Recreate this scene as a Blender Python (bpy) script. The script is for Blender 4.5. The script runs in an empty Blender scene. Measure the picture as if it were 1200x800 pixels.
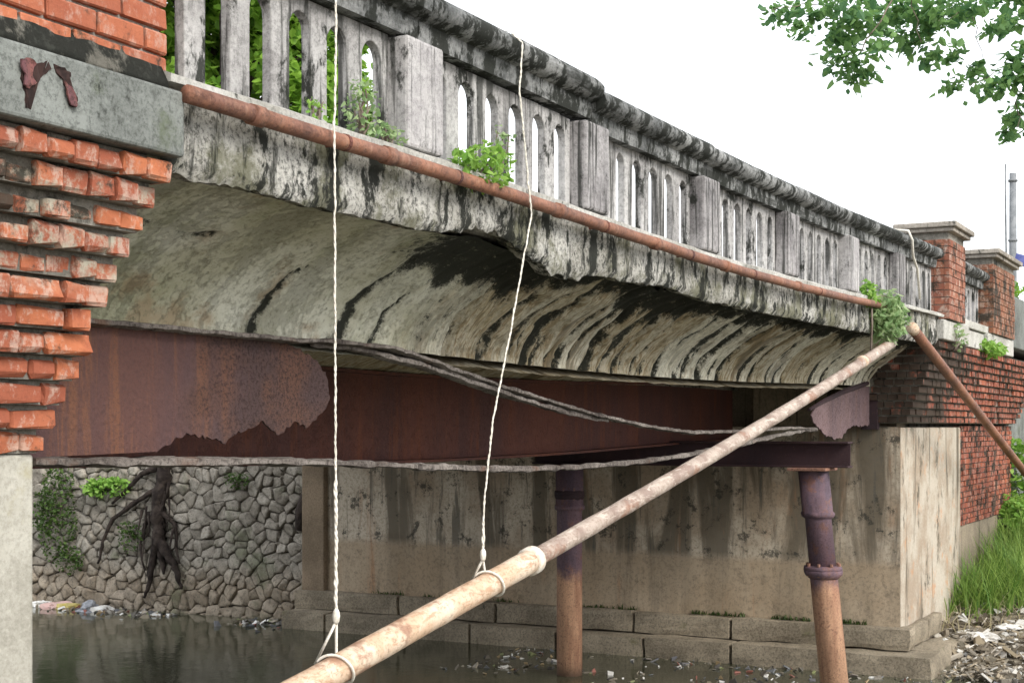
import bpy, bmesh, math, random
from math import sin, cos, pi, radians
from mathutils import Vector, Matrix, noise as mnoise
import numpy as np

random.seed(7)
SC = bpy.context.scene
COL = SC.collection

# ------------------------------------------------------------------ camera
# bridge runs along +X, its outer face is the plane Y = 0, Z = 0 is eye level
TH = math.atan(900 / 1700.0)          # angle between view axis and bridge axis
CY = -3.536                           # the camera stands 3.5 m in front of the face
cam_d = bpy.data.cameras.new('camera')
cam = bpy.data.objects.new('camera', cam_d)
COL.objects.link(cam)
cam.location = (0, CY, 0)
cam.rotation_euler = (radians(90), 0, TH - radians(90))
cam_d.sensor_width = 36
cam_d.lens = 51.0
cam_d.shift_y = 100 / 1200.0
cam_d.clip_start = 0.05
cam_d.clip_end = 2000
SC.camera = cam

# ------------------------------------------------------------------ sky, sun, exposure
SUN_EL, SUN_AZ = radians(36), radians(250)     # azimuth of the sun, counter-clockwise from +X
world = bpy.data.worlds.new('World')
SC.world = world
world.use_nodes = True
wn = world.node_tree
bg = wn.nodes['Background']
sky = wn.nodes.new('ShaderNodeTexSky')
sky.sky_type = 'NISHITA'
sky.sun_disc = False
sky.sun_elevation = SUN_EL
sky.sun_rotation = radians(90) - SUN_AZ
sky.air_density = 1.0
sky.dust_density = 3.0
cloud = wn.nodes.new('ShaderNodeMix')          # a closed white overcast layer over the blue sky
cloud.data_type = 'RGBA'
cloud.inputs[0].default_value = 0.86
wn.links.new(sky.outputs[0], cloud.inputs[6])
cloud.inputs[7].default_value = (8.8, 9.0, 9.3, 1)
wn.links.new(cloud.outputs[2], bg.inputs[0])
bg.inputs[1].default_value = 0.11

sun_d = bpy.data.lights.new('sun', 'SUN')
sun_d.energy = 1.5
sun_d.angle = radians(24)
sun_d.color = (1.0, 0.955, 0.88)
sun = bpy.data.objects.new('sun', sun_d)
COL.objects.link(sun)
sdir = Vector((cos(SUN_EL) * cos(SUN_AZ), cos(SUN_EL) * sin(SUN_AZ), sin(SUN_EL)))
sun.rotation_euler = (-sdir).to_track_quat('-Z', 'Y').to_euler()

vs = SC.view_settings
vs.view_transform = 'Standard'
vs.look = 'None'
vs.gamma = 1.0
vs.use_curve_mapping = False
vs.exposure = 1.1
SC.cycles.max_bounces = 8
SC.cycles.diffuse_bounces = 5

# ------------------------------------------------------------------ helpers
ST, CT = sin(TH), cos(TH)


def at(px, py, Y):
    """point of the plane at depth Y that was measured at this place in the photograph"""
    k = (px - 600) / 1700.0
    s = Y - CY
    X = s * (CT + k * ST) / (ST - k * CT)
    w = X * CT + s * ST
    return Vector((X, Y, (500 - py) / 1700.0 * w))


def atX(px, py, X):
    k = (px - 600) / 1700.0
    s = X * (ST - k * CT) / (CT + k * ST)
    w = X * CT + s * ST
    return Vector((X, s + CY, (500 - py) / 1700.0 * w))


SAGX = [-9, 3.9, 6.3, 8.0, 9.8, 12.4, 16.0, 17.5, 24, 60]
SAGZ = [0, 0, 0.0, -0.035, -0.06, -0.04, 0.04, 0.06, 0.08, 0.08]


def S(x):
    """how far the tired span has sunk (or the approach has risen) at x"""
    v = 0
    for d in (-.8, -.4, 0, .4, .8):
        v += float(np.interp(x + d, SAGX, SAGZ))
    return v / 5


def nz(x, y=0.0, z=0.0, o=3):
    return mnoise.fractal(Vector((x, y, z)), 1.0, 2.0, o)


def new_obj(name, data, parent=None, loc=None):
    o = bpy.data.objects.new(name, data)
    COL.objects.link(o)
    if parent is not None:
        o.parent = parent
    if loc is not None:
        o.location = loc
    return o


def empty(name, loc, label, cat, group=None):
    o = new_obj(name, None, loc=loc)
    o.empty_display_size = 0.2
    o['label'] = label
    o['category'] = cat
    if group:
        o['group'] = group
    return o


def tag(o, label=None, cat=None, group=None, kind=None):
    if label: o['label'] = label
    if cat: o['category'] = cat
    if group: o['group'] = group
    if kind: o['kind'] = kind
    return o


class MB:
    """collects faces in world coordinates, then links them as ONE mesh object"""

    def __init__(self):
        self.v = []
        self.f = []

    def add(self, vs, fs):
        n = len(self.v)
        self.v += [tuple(p) for p in vs]
        self.f += [tuple(i + n for i in f) for f in fs]

    def box(self, a, b):
        x0, y0, z0 = a
        x1, y1, z1 = b
        self.add([(x0, y0, z0), (x1, y0, z0), (x1, y1, z0), (x0, y1, z0),
                  (x0, y0, z1), (x1, y0, z1), (x1, y1, z1), (x0, y1, z1)],
                 [(0, 3, 2, 1), (4, 5, 6, 7), (0, 1, 5, 4), (1, 2, 6, 5), (2, 3, 7, 6), (3, 0, 4, 7)])
        return self

    def tube(self, pts, rad, n=10, cap=True):
        pts = [Vector(p) for p in pts]
        if not hasattr(rad, '__len__'):
            rad = [rad] * len(pts)
        vs, fs = [], []
        up = None
        for i, p in enumerate(pts):
            t = (pts[min(i + 1, len(pts) - 1)] - pts[max(i - 1, 0)]).normalized()
            if up is None:
                up = Vector((0, 0, 1)) if abs(t.z) < .9 else Vector((0, 1, 0))
            a = (up - t * up.dot(t)).normalized()
            up = a
            b = t.cross(a)
            for k in range(n):
                an = 2 * pi * k / n
                vs.append(p + (a * cos(an) + b * sin(an)) * rad[i])
        for i in range(len(pts) - 1):
            for k in range(n):
                fs.append((i * n + k, i * n + (k + 1) % n, (i + 1) * n + (k + 1) % n, (i + 1) * n + k))
        if cap:
            fs.append(tuple(range(n - 1, -1, -1)))
            m = (len(pts) - 1) * n
            fs.append(tuple(range(m, m + n)))
        self.add(vs, fs)
        return self

    def extrude(self, poly, fn0, fn1):
        """poly: 2-D outline; fn0 / fn1 place it in space as the two end faces"""
        n = len(poly)
        self.add([fn0(p) for p in poly] + [fn1(p) for p in poly],
                 [tuple(range(n)), tuple(range(2 * n - 1, n - 1, -1))] +
                 [(i, i + n, (i + 1) % n + n, (i + 1) % n) for i in range(n)])
        return self

    def mesh(self, name, mat, smooth=False, off=(0, 0, 0), fix=True):
        me = bpy.data.meshes.new(name)
        ox, oy, oz = off
        me.from_pydata([(x - ox, y - oy, z - oz) for x, y, z in self.v], [], self.f)
        if fix:
            bm = bmesh.new()
            bm.from_mesh(me)
            bmesh.ops.recalc_face_normals(bm, faces=bm.faces)
            bm.to_mesh(me)
            bm.free()
        me.materials.append(mat)
        if smooth:
            me.shade_smooth()
        return me

    def build(self, name, mat, parent=None, smooth=False, base=None, fix=True, bevel=0):
        """world coordinates; a part hangs under its thing, a thing gets its origin at base"""
        off = (0, 0, 0)
        p = parent
        while p is not None:
            off = tuple(Vector(off) + p.location)
            p = p.parent
        if base is not None:
            off = tuple(base)
        o = new_obj(name, self.mesh(name, mat, smooth, off, fix), parent)
        if base is not None:
            o.location = base
        if bevel:
            b = o.modifiers.new('bevel', 'BEVEL')
            b.width = bevel
            b.segments = 2
            b.limit_method = 'ANGLE'
        return o


def rough_grid(pt, nu, nv, mb, flip=False):
    vs = [pt(i / nu, j / nv) for i in range(nu + 1) for j in range(nv + 1)]
    fs = []
    for i in range(nu):
        for j in range(nv):
            a = i * (nv + 1) + j
            q = (a, a + nv + 1, a + nv + 2, a + 1)
            fs.append(q[::-1] if flip else q)
    mb.add(vs, fs)


# ------------------------------------------------------------------ materials
class Mat:
    def __init__(self, name, rough=0.9, spec=0.25, metal=0.0):
        self.m = bpy.data.materials.new(name)
        self.m.use_nodes = True
        self.t = self.m.node_tree
        self.b = self.t.nodes['Principled BSDF']
        self.b.inputs['Roughness'].default_value = rough
        self.b.inputs['Specular IOR Level'].default_value = spec
        self.b.inputs['Metallic'].default_value = metal
        g = self.t.nodes.new('ShaderNodeNewGeometry')
        self.pos = g.outputs['Position']

    def put(self, sock, v):
        if isinstance(v, bpy.types.NodeSocket):
            self.t.links.new(v, sock)
        elif isinstance(v, tuple) and len(v) == 3 and sock.type == 'RGBA':
            sock.default_value = (*v, 1)
        else:
            sock.default_value = v

    def scl(self, s, vec=None):
        n = self.t.nodes.new('ShaderNodeVectorMath')
        n.operation = 'MULTIPLY'
        self.put(n.inputs[0], vec or self.pos)
        n.inputs[1].default_value = s
        return n.outputs[0]

    def addv(self, a, b):
        n = self.t.nodes.new('ShaderNodeVectorMath')
        n.operation = 'ADD'
        self.put(n.inputs[0], a)
        self.put(n.inputs[1], b)
        return n.outputs[0]

    def noise(self, scale, detail=6, rough=.6, vec=None, dist=0.0, col=False):
        n = self.t.nodes.new('ShaderNodeTexNoise')
        self.put(n.inputs['Vector'], vec or self.pos)
        n.inputs['Scale'].default_value = scale
        n.inputs['Detail'].default_value = detail
        n.inputs['Roughness'].default_value = rough
        n.inputs['Distortion'].default_value = dist
        return n.outputs[1 if col else 0]

    def ramp(self, fac, a, b, ca=0.0, cb=1.0):
        n = self.t.nodes.new('ShaderNodeMapRange')
        n.interpolation_type = 'SMOOTHSTEP'
        self.put(n.inputs[0], fac)
        n.inputs[1].default_value = a
        n.inputs[2].default_value = b
        n.inputs[3].default_value = ca
        n.inputs[4].default_value = cb
        return n.outputs[0]

    def mix(self, fac, a, b):
        n = self.t.nodes.new('ShaderNodeMix')
        n.data_type = 'RGBA'
        self.put(n.inputs[0], fac)
        self.put(n.inputs[6], a)
        self.put(n.inputs[7], b)
        return n.outputs[2]

    def math(self, op, a, b=0.0, clamp=True):
        n = self.t.nodes.new('ShaderNodeMath')
        n.operation = op
        n.use_clamp = clamp and op in ('ADD', 'SUBTRACT', 'MULTIPLY')
        self.put(n.inputs[0], a)
        self.put(n.inputs[1], b)
        return n.outputs[0]

    def axis(self, i):
        n = self.t.nodes.new('ShaderNodeSeparateXYZ')
        self.put(n.inputs[0], self.pos)
        return n.outputs[i]

    def attr(self, name):
        n = self.t.nodes.new('ShaderNodeAttribute')
        n.attribute_name = name
        return n.outputs['Fac']

    def rnd(self):
        return self.t.nodes.new('ShaderNodeObjectInfo').outputs['Random']

    def island(self):
        return self.t.nodes.new('ShaderNodeNewGeometry').outputs['Random Per Island']

    def bump(self, h, strength=.5, dist=.02):
        n = self.t.nodes.new('ShaderNodeBump')
        n.inputs['Strength'].default_value = strength
        n.inputs['Distance'].default_value = dist
        self.put(n.inputs['Height'], h)
        self.put(self.b.inputs['Normal'], n.outputs[0])

    def done(self, colour):
        self.put(self.b.inputs['Base Color'], colour)
        return self.m


def grime(name, light, mid, black=(.022, .024, .02), patch=(.5, .62), streak=(.52, .68),
          patch_scale=4.0, streak_f=(10, 10, .7), green=None, green_r=(.55, .7), fine=.35, bump=.5, streak_amt=.85):
    """weathered lime-grey concrete: pale ground, black mould in patches and run-off streaks"""
    m = Mat(name, .92, .15)
    c = m.mix(m.ramp(m.noise(1.7, 8, .65), .36, .62), mid, light)
    g = m.noise(38, 10, .85)
    c = m.mix(m.ramp(g, .48, .58, 0, fine), c, black)
    c = m.mix(m.math('SUBTRACT', .35, m.ramp(g, .38, .46, 0, .35)), c, tuple(min(.8, v * 1.25) for v in light))
    if green:
        c = m.mix(m.ramp(m.noise(2.3, 9, .7, m.addv(m.pos, (7.3, 2.1, 5.0))), *green_r, 0, .8), c, green)
    st = m.noise(1.0, 7, .68, m.scl(streak_f), .25)
    c = m.mix(m.ramp(st, *streak, 0, streak_amt), c, black)
    pn = m.noise(patch_scale, 12, .74, m.scl((1, 1, .55)), .15)
    c = m.mix(m.ramp(pn, *patch, 0, .96), c, black)
    h = m.math('ADD', g, m.math('MULTIPLY', pn, .8))
    m.bump(h, bump, .022)
    return m.done(c)


MT = {}
MT['fascia'] = grime('weathered_fascia', (.68, .665, .62), (.42, .405, .36), patch=(.495, .56), streak=(.52, .62),
                     patch_scale=6.0, green=(.15, .15, .085), green_r=(.47, .60), streak_f=(8, 8, 1.8), bump=.9, fine=.75)
MT['rail'] = grime('mouldy_handrail', (.36, .365, .36), (.12, .125, .125), patch=(.455, .54), streak=(.5, .66), patch_scale=8.5,
                   streak_f=(1.2, 9, 9), bump=.6, fine=.45)
MT['baluster'] = grime('weathered_baluster', (.53, .52, .51), (.33, .32, .315), patch=(.535, .61), streak=(.49, .60),
                       patch_scale=5.5, streak_f=(15, 15, .9), bump=.6, fine=.4, streak_amt=.8)
MT['post'] = grime('weathered_post', (.40, .385, .385), (.19, .18, .185), patch=(.55, .64), streak=(.47, .58),
                   patch_scale=6, streak_f=(22, 22, .8), bump=.5, fine=.4)
MT['post_pale'] = grime('pale_weathered_post', (.52, .505, .50), (.34, .325, .33), patch=(.555, .65), streak=(.49, .60),
                        patch_scale=6, streak_f=(24, 24, .7), bump=.5, fine=.35, streak_amt=.7)
MT['ledge'] = grime('weathered_ledge', (.58, .57, .53), (.40, .39, .35), patch=(.57, .66), streak=(.6, .75), patch_scale=5,
                    green=(.16, .19, .07), green_r=(.6, .72), bump=.7)
MT['block'] = grime('grey_stone_block', (.235, .25, .235), (.15, .16, .15), patch=(.57, .66), streak=(.62, .8), patch_scale=6,
                    green=(.10, .12, .07), fine=.5, bump=.4)
MT['cap'] = grime('pale_stone_cap', (.42, .38, .33), (.26, .235, .205), patch=(.54, .64), streak=(.56, .7), bump=.5)


def vault_mat():
    m = Mat('peeling_vault_plaster', .88, .2)
    left = m.mix(m.ramp(m.noise(1.1, 8, .6), .38, .62), (.44, .43, .32), (.64, .64, .55))
    left = m.mix(m.ramp(m.noise(1.6, 7, .7, m.addv(m.pos, (0, 4, 4))), .48, .62, 0, .6), left, (.31, .32, .20))
    left = m.mix(m.ramp(m.noise(2.6, 8, .65, m.addv(m.pos, (3, 9, 1))), .55, .68, 0, .6), left, (.30, .20, .11))
    # peeled part: ribs of plaster coats lying side by side, cream to brown
    st = m.math('ADD', m.math('MULTIPLY', m.noise(1.0, 6, .62, m.scl((3.4, .9, .9)), .5), .62),
                m.math('MULTIPLY', m.noise(1.0, 8, .72, m.scl((11, 1.2, 1.2), m.addv(m.pos, (5, 5, 5))), .5), .38))
    n = m.t.nodes.new('ShaderNodeValToRGB')
    m.put(n.inputs[0], st)
    el = n.color_ramp.elements
    stops = [(.0, (.03, .026, .018)), (.405, (.04, .034, .022)), (.43, (.20, .135, .07)), (.455, (.46, .39, .25)), (.47, (.72, .70, .60)), (.50, (.56, .53, .41)),
             (.51, (.10, .075, .045)), (.525, (.34, .25, .14)), (.535, (.68, .66, .56)), (.565, (.44, .38, .25)), (.585, (.08, .065, .04)), (1.0, (.05, .04, .03))]
    el[0].position, el[0].color = stops[0][0], (*stops[0][1], 1)
    el[1].position, el[1].color = stops[-1][0], (*stops[-1][1], 1)
    for p, c in stops[1:-1]:
        e = el.new(p)
        e.color = (*c, 1)
    edge = m.math('ADD', m.axis(0), m.math('MULTIPLY', m.noise(1.3, 6, .7), 3.0), clamp=False)
    tn = m.attr('tone')
    rib = m.mix(m.ramp(tn, .15, .75), (.33, .255, .15), (.70, .68, .58))
    rib = m.mix(.5, rib, n.outputs[0])
    c = m.mix(m.ramp(edge, 7.6, 8.6), left, rib)
    c = m.mix(m.ramp(m.noise(26, 10, .85), .49, .58, 0, .5), c, (.15, .14, .09))
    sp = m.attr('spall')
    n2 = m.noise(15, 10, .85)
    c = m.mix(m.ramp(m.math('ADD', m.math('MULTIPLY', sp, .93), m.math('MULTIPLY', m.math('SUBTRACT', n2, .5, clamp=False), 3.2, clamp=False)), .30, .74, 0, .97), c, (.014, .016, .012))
    m.bump(m.math('ADD', m.noise(30, 10, .8), st), .9, .03)
    return m.done(c)


MT['vault'] = vault_mat()


def brick_mat(name, per='object', dirt=.55, black=(.6, .68), band=None, wet=None, tones=((.42, .115, .05), (.60, .20, .085))):
    m = Mat(name, .9, .15)
    r = m.rnd() if per == 'object' else m.island()
    c = m.mix(m.ramp(r, .1, .9), *tones)
    c = m.mix(m.ramp(m.noise(9, 8, .7), .42, .68, 0, .65), c, (.26, .075, .045))
    w = m.noise(11, 10, .75, m.addv(m.scl((1, 1, .7)), (4, 4, 4)))
    c = m.mix(m.ramp(w, .50, .60, 0, dirt), c, (.56, .47, .40))
    k = m.noise(3.2, 10, .75, m.addv(m.pos, (1.5, 8, 2)))
    k2 = m.math('ADD', k, m.math('MULTIPLY', m.math('SUBTRACT', r, .5), .12))
    if wet:                                    # blackened where the span drips on it
        k2 = m.math('ADD', k2, m.math('SUBTRACT', .13, m.ramp(m.axis(0), *wet, 0, .13)))
    if band:                                   # courses where water runs out are furred with lime and mould
        zz = m.axis(2)
        up = m.math('MULTIPLY', m.ramp(zz, band[0], band[0] + .12), m.math('SUBTRACT', 1.0, m.ramp(zz, band[1] - .1, band[1])))
        c = m.mix(m.math('MULTIPLY', up, m.ramp(m.noise(7, 9, .75, m.addv(m.pos, (6, 2, 9))), .47, .62)), c, (.38, .35, .28))
        k2 = m.math('ADD', k2, m.math('MULTIPLY', up, .07))
    c = m.mix(m.ramp(k2, *black, 0, .93), c, (.035, .035, .028))
    c = m.mix(m.ramp(m.noise(60, 6, .7), .5, .75, 0, .35), c, (.08, .04, .03))
    m.bump(m.math('ADD', m.noise(55, 8, .75), m.math('MULTIPLY', w, .7)), .6, .008)
    return m.done(c)


MT['brick'] = brick_mat('weathered_brick', dirt=.5, black=(.57, .66), band=(.45, .92), tones=((.30, .095, .055), (.48, .165, .08)))
MT['brick_pillar'] = brick_mat('pillar_brick', dirt=.3, black=(.60, .70), tones=((.32, .105, .06), (.45, .155, .08)))
MT['brick_far'] = brick_mat('far_brick', 'island', dirt=.30, black=(.50, .59), wet=(17.8, 21.0), tones=((.24, .075, .05), (.36, .115, .065)))
MT['brick_far_pillar'] = brick_mat('far_pillar_brick', 'island', dirt=.5, black=(.52, .62), tones=((.22, .10, .07), (.31, .135, .085)))
MT['brick_dark_pillar'] = brick_mat('dark_pillar_brick', 'island', dirt=.4, black=(.5, .6), tones=((.20, .10, .06), (.28, .13, .075)))
MT['mortar'] = grime('dirty_mortar', (.36, .34, .30), (.18, .165, .14), patch=(.5, .62), streak=(.6, .8), bump=.8)
MT['pale_mortar'] = grime('pale_mortar', (.52, .49, .45), (.36, .33, .30), patch=(.62, .7), streak=(.66, .8), bump=.8)


def abut_mat():
    m = Mat('stained_abutment_concrete', .9, .15)
    z = m.axis(2)
    c = m.mix(m.ramp(m.noise(1.0, 8, .62), .36, .64), (.33, .26, .185), (.54, .475, .38))
    # tide zone: a browner band low on the wall
    n = m.t.nodes.new('ShaderNodeMapRange')
    n.interpolation_type = 'SMOOTHSTEP'
    m.put(n.inputs[0], z)
    for i, v in ((1, -1.58), (2, -1.72), (3, 0.0), (4, .7)):
        n.inputs[i].default_value = v
    c = m.mix(n.outputs[0], c, (.37, .28, .185))
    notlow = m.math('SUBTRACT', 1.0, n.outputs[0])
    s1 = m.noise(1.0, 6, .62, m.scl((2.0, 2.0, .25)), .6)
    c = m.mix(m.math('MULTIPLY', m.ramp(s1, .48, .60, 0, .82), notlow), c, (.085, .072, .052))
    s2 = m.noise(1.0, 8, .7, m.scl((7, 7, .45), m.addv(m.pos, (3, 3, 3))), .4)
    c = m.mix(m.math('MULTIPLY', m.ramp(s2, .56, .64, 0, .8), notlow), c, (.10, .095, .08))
    c = m.mix(m.ramp(m.noise(1.0, 8, .7, m.scl((2.2, 2.2, .35), m.addv(m.pos, (9, 1, 3))), .4), .56, .74, 0, .75), c, (.36, .19, .10))
    c = m.mix(m.ramp(m.noise(22, 10, .85), .49, .58, 0, .55), c, (.17, .14, .10))
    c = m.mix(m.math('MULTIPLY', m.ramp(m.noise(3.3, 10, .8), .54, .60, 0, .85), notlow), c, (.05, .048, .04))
    m.bump(m.math('ADD', m.noise(40, 8, .7), s2), .5, .01)
    return m.done(c)


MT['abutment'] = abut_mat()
MT['abut_side'] = grime('pale_abutment_render', (.50, .45, .375), (.36, .29, .22), black=(.11, .095, .07), patch=(.54, .64), streak=(.53, .66),
                        patch_scale=2.4, streak_f=(3, 3, .35), green=(.50, .27, .14), green_r=(.54, .68), fine=.2)
MT['pier_conc'] = grime('pale_pier_concrete', (.46, .445, .39), (.33, .315, .27), black=(.14, .13, .10), patch=(.57, .70), streak=(.57, .75),
                        patch_scale=5, green=(.36, .33, .22), fine=.3, bump=.4)
MT['plinth'] = grime('plinth_stone', (.37, .315, .235), (.225, .19, .14), patch=(.6, .7), streak=(.62, .8), patch_scale=5,
                     streak_f=(5, 5, 5), green=(.12, .12, .05), green_r=(.6, .72), fine=.5, bump=.9)


def rust_mat(name, a, b, c3, pit=0.5, streak=.5, rough=.8, scale=1.0):
    m = Mat(name, rough, .3)
    c = m.mix(m.ramp(m.noise(1.0 * scale, 6, .6, m.scl((1.4, 1.4, .35))), .36, .64), a, b)
    s = m.noise(1.0, 8, .7, m.scl((9 * scale, 9 * scale, 1.0 * scale)), .3)
    c = m.mix(m.ramp(s, .5, .7, 0, streak), c, c3)
    c = m.mix(m.ramp(m.noise(42, 10, .88), .485, .57, 0, pit), c, (.045, .022, .02))
    c = m.mix(m.ramp(m.noise(70, 4, .7, m.addv(m.pos, (2, 7, 1))), .66, .74, 0, .6), c, (.50, .30, .14))
    m.bump(m.math('ADD', m.noise(50, 10, .85), m.noise(14, 6, .7)), .8, .014)
    return m.done(c)


MT['rust'] = rust_mat('rusty_girder_steel', (.155, .075, .072), (.115, .070, .085), (.22, .085, .04))
MT['rust_pit'] = rust_mat('flaking_rust', (.30, .16, .115), (.20, .125, .12), (.36, .16, .07), pit=.85)
MT['rust_dark'] = rust_mat('dark_rust_steel', (.15, .055, .040), (.10, .045, .042), (.24, .075, .03))
MT['rust_cap'] = rust_mat('purple_rust_steel', (.046, .025, .030), (.030, .020, .026), (.065, .028, .026), pit=.4)
MT['flange'] = grime('corroded_flange_scale', (.36, .32, .29), (.17, .145, .13), black=(.03, .024, .022), patch=(.52, .66), streak=(.55, .7),
                     patch_scale=9, streak_f=(3, 20, 20), green=(.20, .10, .06), fine=.7, bump=1.0)


def column_mat():
    m = Mat('tide_stained_iron', .66, .3)
    z = m.axis(2)
    up = m.mix(m.ramp(m.noise(1.0, 6, .65, m.scl((5, 5, 1.2))), .38, .62), (.17, .105, .125), (.105, .075, .10))
    up = m.mix(m.ramp(m.noise(6, 9, .75), .53, .62, 0, .7), up, (.22, .105, .075))
    lo = m.mix(m.ramp(m.noise(1.0, 8, .65, m.scl((8, 8, .9))), .4, .62), (.54, .32, .20), (.35, .185, .115))
    lo = m.mix(m.ramp(m.noise(5, 9, .75), .55, .65, 0, .7), lo, (.22, .11, .08))
    t = m.math('ADD', z, m.math('MULTIPLY', m.noise(3.5, 8, .75, m.scl((1, 1, .5))), .7), clamp=False)
    c = m.mix(m.ramp(t, -1.48, -1.24), lo, up)
    wetl = m.ramp(z, -2.98, -2.72)
    c = m.mix(wetl, (.10, .065, .045), c)
    c = m.mix(m.ramp(m.noise(40, 10, .86), .50, .58, 0, .5), c, (.06, .035, .03))
    m.bump(m.math('ADD', m.noise(40, 10, .85), m.noise(10, 8, .75)), .9, .016)
    return m.done(c)


MT['column_top'] = MT['column_low'] = column_mat()
MT['pipe'] = rust_mat('red_brown_pipe', (.30, .135, .08), (.18, .085, .06), (.42, .26, .18), pit=.5, rough=.6, scale=2)


def pale_pipe(name, a, b, c3):
    m = Mat(name, .6, .3)
    c = m.mix(m.ramp(m.noise(5, 8, .65), .40, .62), a, b)
    c = m.mix(m.ramp(m.noise(1.0, 8, .7, m.scl((6, 30, 30)), .8), .52, .60, 0, .8), c, c3)
    c = m.mix(m.ramp(m.noise(2.1, 7, .65, m.addv(m.pos, (1, 4, 4))), .53, .60, 0, .75), c, (.27, .135, .085))
    c = m.mix(m.ramp(m.noise(40, 10, .85), .51, .60, 0, .55), c, (.20, .125, .085))
    m.bump(m.noise(45, 10, .85), .6, .012)
    return m.done(c)


MT['pipe_low'] = pale_pipe('cream_peeling_pipe', (.70, .57, .44), (.58, .41, .28), (.48, .29, .18))
MT['pipe_up'] = pale_pipe('pinkish_scaled_pipe', (.42, .345, .29), (.27, .20, .165), (.58, .50, .43))


def simple(name, a, b, scale=8, rough=.9, spec=.2, bump=.4, bs=40, dist=.01):
    m = Mat(name, rough, spec)
    c = m.mix(m.ramp(m.noise(scale, 8, .65), .38, .62), a, b)
    m.bump(m.noise(bs, 6, .7), bump, dist)
    return m.done(c)


MT['rope'] = simple('white_rope', (.78, .75, .68), (.60, .56, .48), 60, .9, .1, .8, 160, .004)
MT['ring'] = simple('white_collar', (.78, .73, .64), (.62, .52, .42), 30)
MT['bark'] = simple('dark_bark', (.022, .016, .014), (.06, .046, .038), 9, bump=1.0, bs=18, dist=.05)
MT['twig'] = simple('grey_twig', (.13, .10, .08), (.22, .18, .15), 9)
MT['mud'] = simple('river_mud', (.20, .17, .125), (.34, .30, .23), 1.3, .85, .3, .8, 20, .03)
MT['asphalt'] = simple('asphalt', (.045, .045, .047), (.065, .065, .065), 5)
MT['pole'] = simple('grey_pole', (.16, .17, .18), (.24, .25, .26), 6)
MT['blue'] = simple('blue_sheet', (.10, .12, .34), (.16, .18, .42), 6)


def stone_mat():
    m = Mat('rubble_stone', .92, .15)
    r = m.rnd()
    c = m.mix(r, (.22, .195, .16), (.40, .365, .31))
    c = m.mix(m.ramp(m.noise(7, 8, .7), .4, .65, 0, .6), c, (.38, .35, .30))
    z = m.axis(2)
    n = m.t.nodes.new('ShaderNodeMapRange')
    m.put(n.inputs[0], z)
    for i, v in ((1, -2.1), (2, -2.5), (3, 0.0), (4, .35)):
        n.inputs[i].default_value = v
    c = m.mix(n.outputs[0], c, (.36, .26, .16))
    c = m.mix(m.ramp(m.noise(1.1, 6, .65), .56, .68, 0, .6), c, (.10, .12, .06))
    c = m.mix(m.ramp(m.noise(17, 10, .85), .49, .58, 0, .6), c, (.08, .07, .055))
    m.bump(m.noise(14, 10, .8), .8, .04)
    return m.done(c)


MT['stone'] = stone_mat()
MT['stone_joint'] = simple('dark_earth_joint', (.05, .042, .034), (.09, .078, .06), 5, bump=.8)


def leaf_mat(name, a, b, trans=.45):
    m = Mat(name, .55, .3)
    c = m.mix(m.island(), a, b)
    m.done(c)
    tr = m.t.nodes.new('ShaderNodeBsdfTranslucent')
    m.put(tr.inputs[0], c)
    mx = m.t.nodes.new('ShaderNodeMixShader')
    mx.inputs[0].default_value = trans
    out = m.t.nodes['Material Output']
    m.t.links.new(m.b.outputs[0], mx.inputs[1])
    m.t.links.new(tr.outputs[0], mx.inputs[2])
    m.t.links.new(mx.outputs[0], out.inputs[0])
    return m.m


MT['leaf_tree'] = leaf_mat('bright_tree_leaf', (.10, .22, .025), (.30, .50, .07), .5)
MT['leaf_hang'] = leaf_mat('dark_hanging_leaf', (.07, .17, .07), (.22, .38, .12), .5)
MT['leaf_bush'] = leaf_mat('fresh_bush_leaf', (.16, .34, .05), (.36, .56, .13), .45)
MT['leaf_pale'] = leaf_mat('pale_weed_leaf', (.22, .36, .15), (.42, .52, .27), .45)
MT['leaf_ivy'] = leaf_mat('wall_plant_leaf', (.035, .075, .015), (.10, .17, .035), .3)
MT['grass'] = leaf_mat('bank_grass', (.08, .19, .03), (.33, .46, .11), .38)
MT['dry'] = leaf_mat('dry_stalk', (.36, .31, .18), (.50, .45, .28), .3)


def water_mat():
    m = Mat('murky_water', .07, .5)
    c = m.mix(m.ramp(m.noise(.5, 5, .6), .4, .65), (.045, .048, .030), (.085, .086, .056))
    c = m.mix(m.ramp(m.noise(2.4, 9, .75), .66, .74, 0, .5), c, (.14, .13, .09))
    m.bump(m.math('ADD', m.noise(2.2, 4, .6), m.math('MULTIPLY', m.noise(9, 3, .5), .25)), .10, .06)
    return m.done(c)


MT['water'] = water_mat()


def litter_mat(name, cols, rough=.6):
    m = Mat(name, rough, .35)
    n = m.t.nodes.new('ShaderNodeValToRGB')
    m.put(n.inputs[0], m.island())
    n.color_ramp.interpolation = 'CONSTANT'
    el = n.color_ramp.elements
    el[0].position = 0
    el[0].color = (*cols[0], 1)
    el[1].position = 1.0 / len(cols)
    el[1].color = (*cols[1], 1)
    for i, c in enumerate(cols[2:], 2):
        e = el.new(i / len(cols))
        e.color = (*c, 1)
    c = m.mix(m.ramp(m.noise(20, 6, .7), .5, .7, 0, .6), n.outputs[0], (.10, .085, .06))
    m.bump(m.noise(30, 6, .7), .5, .01)
    return m.done(c)


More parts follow.
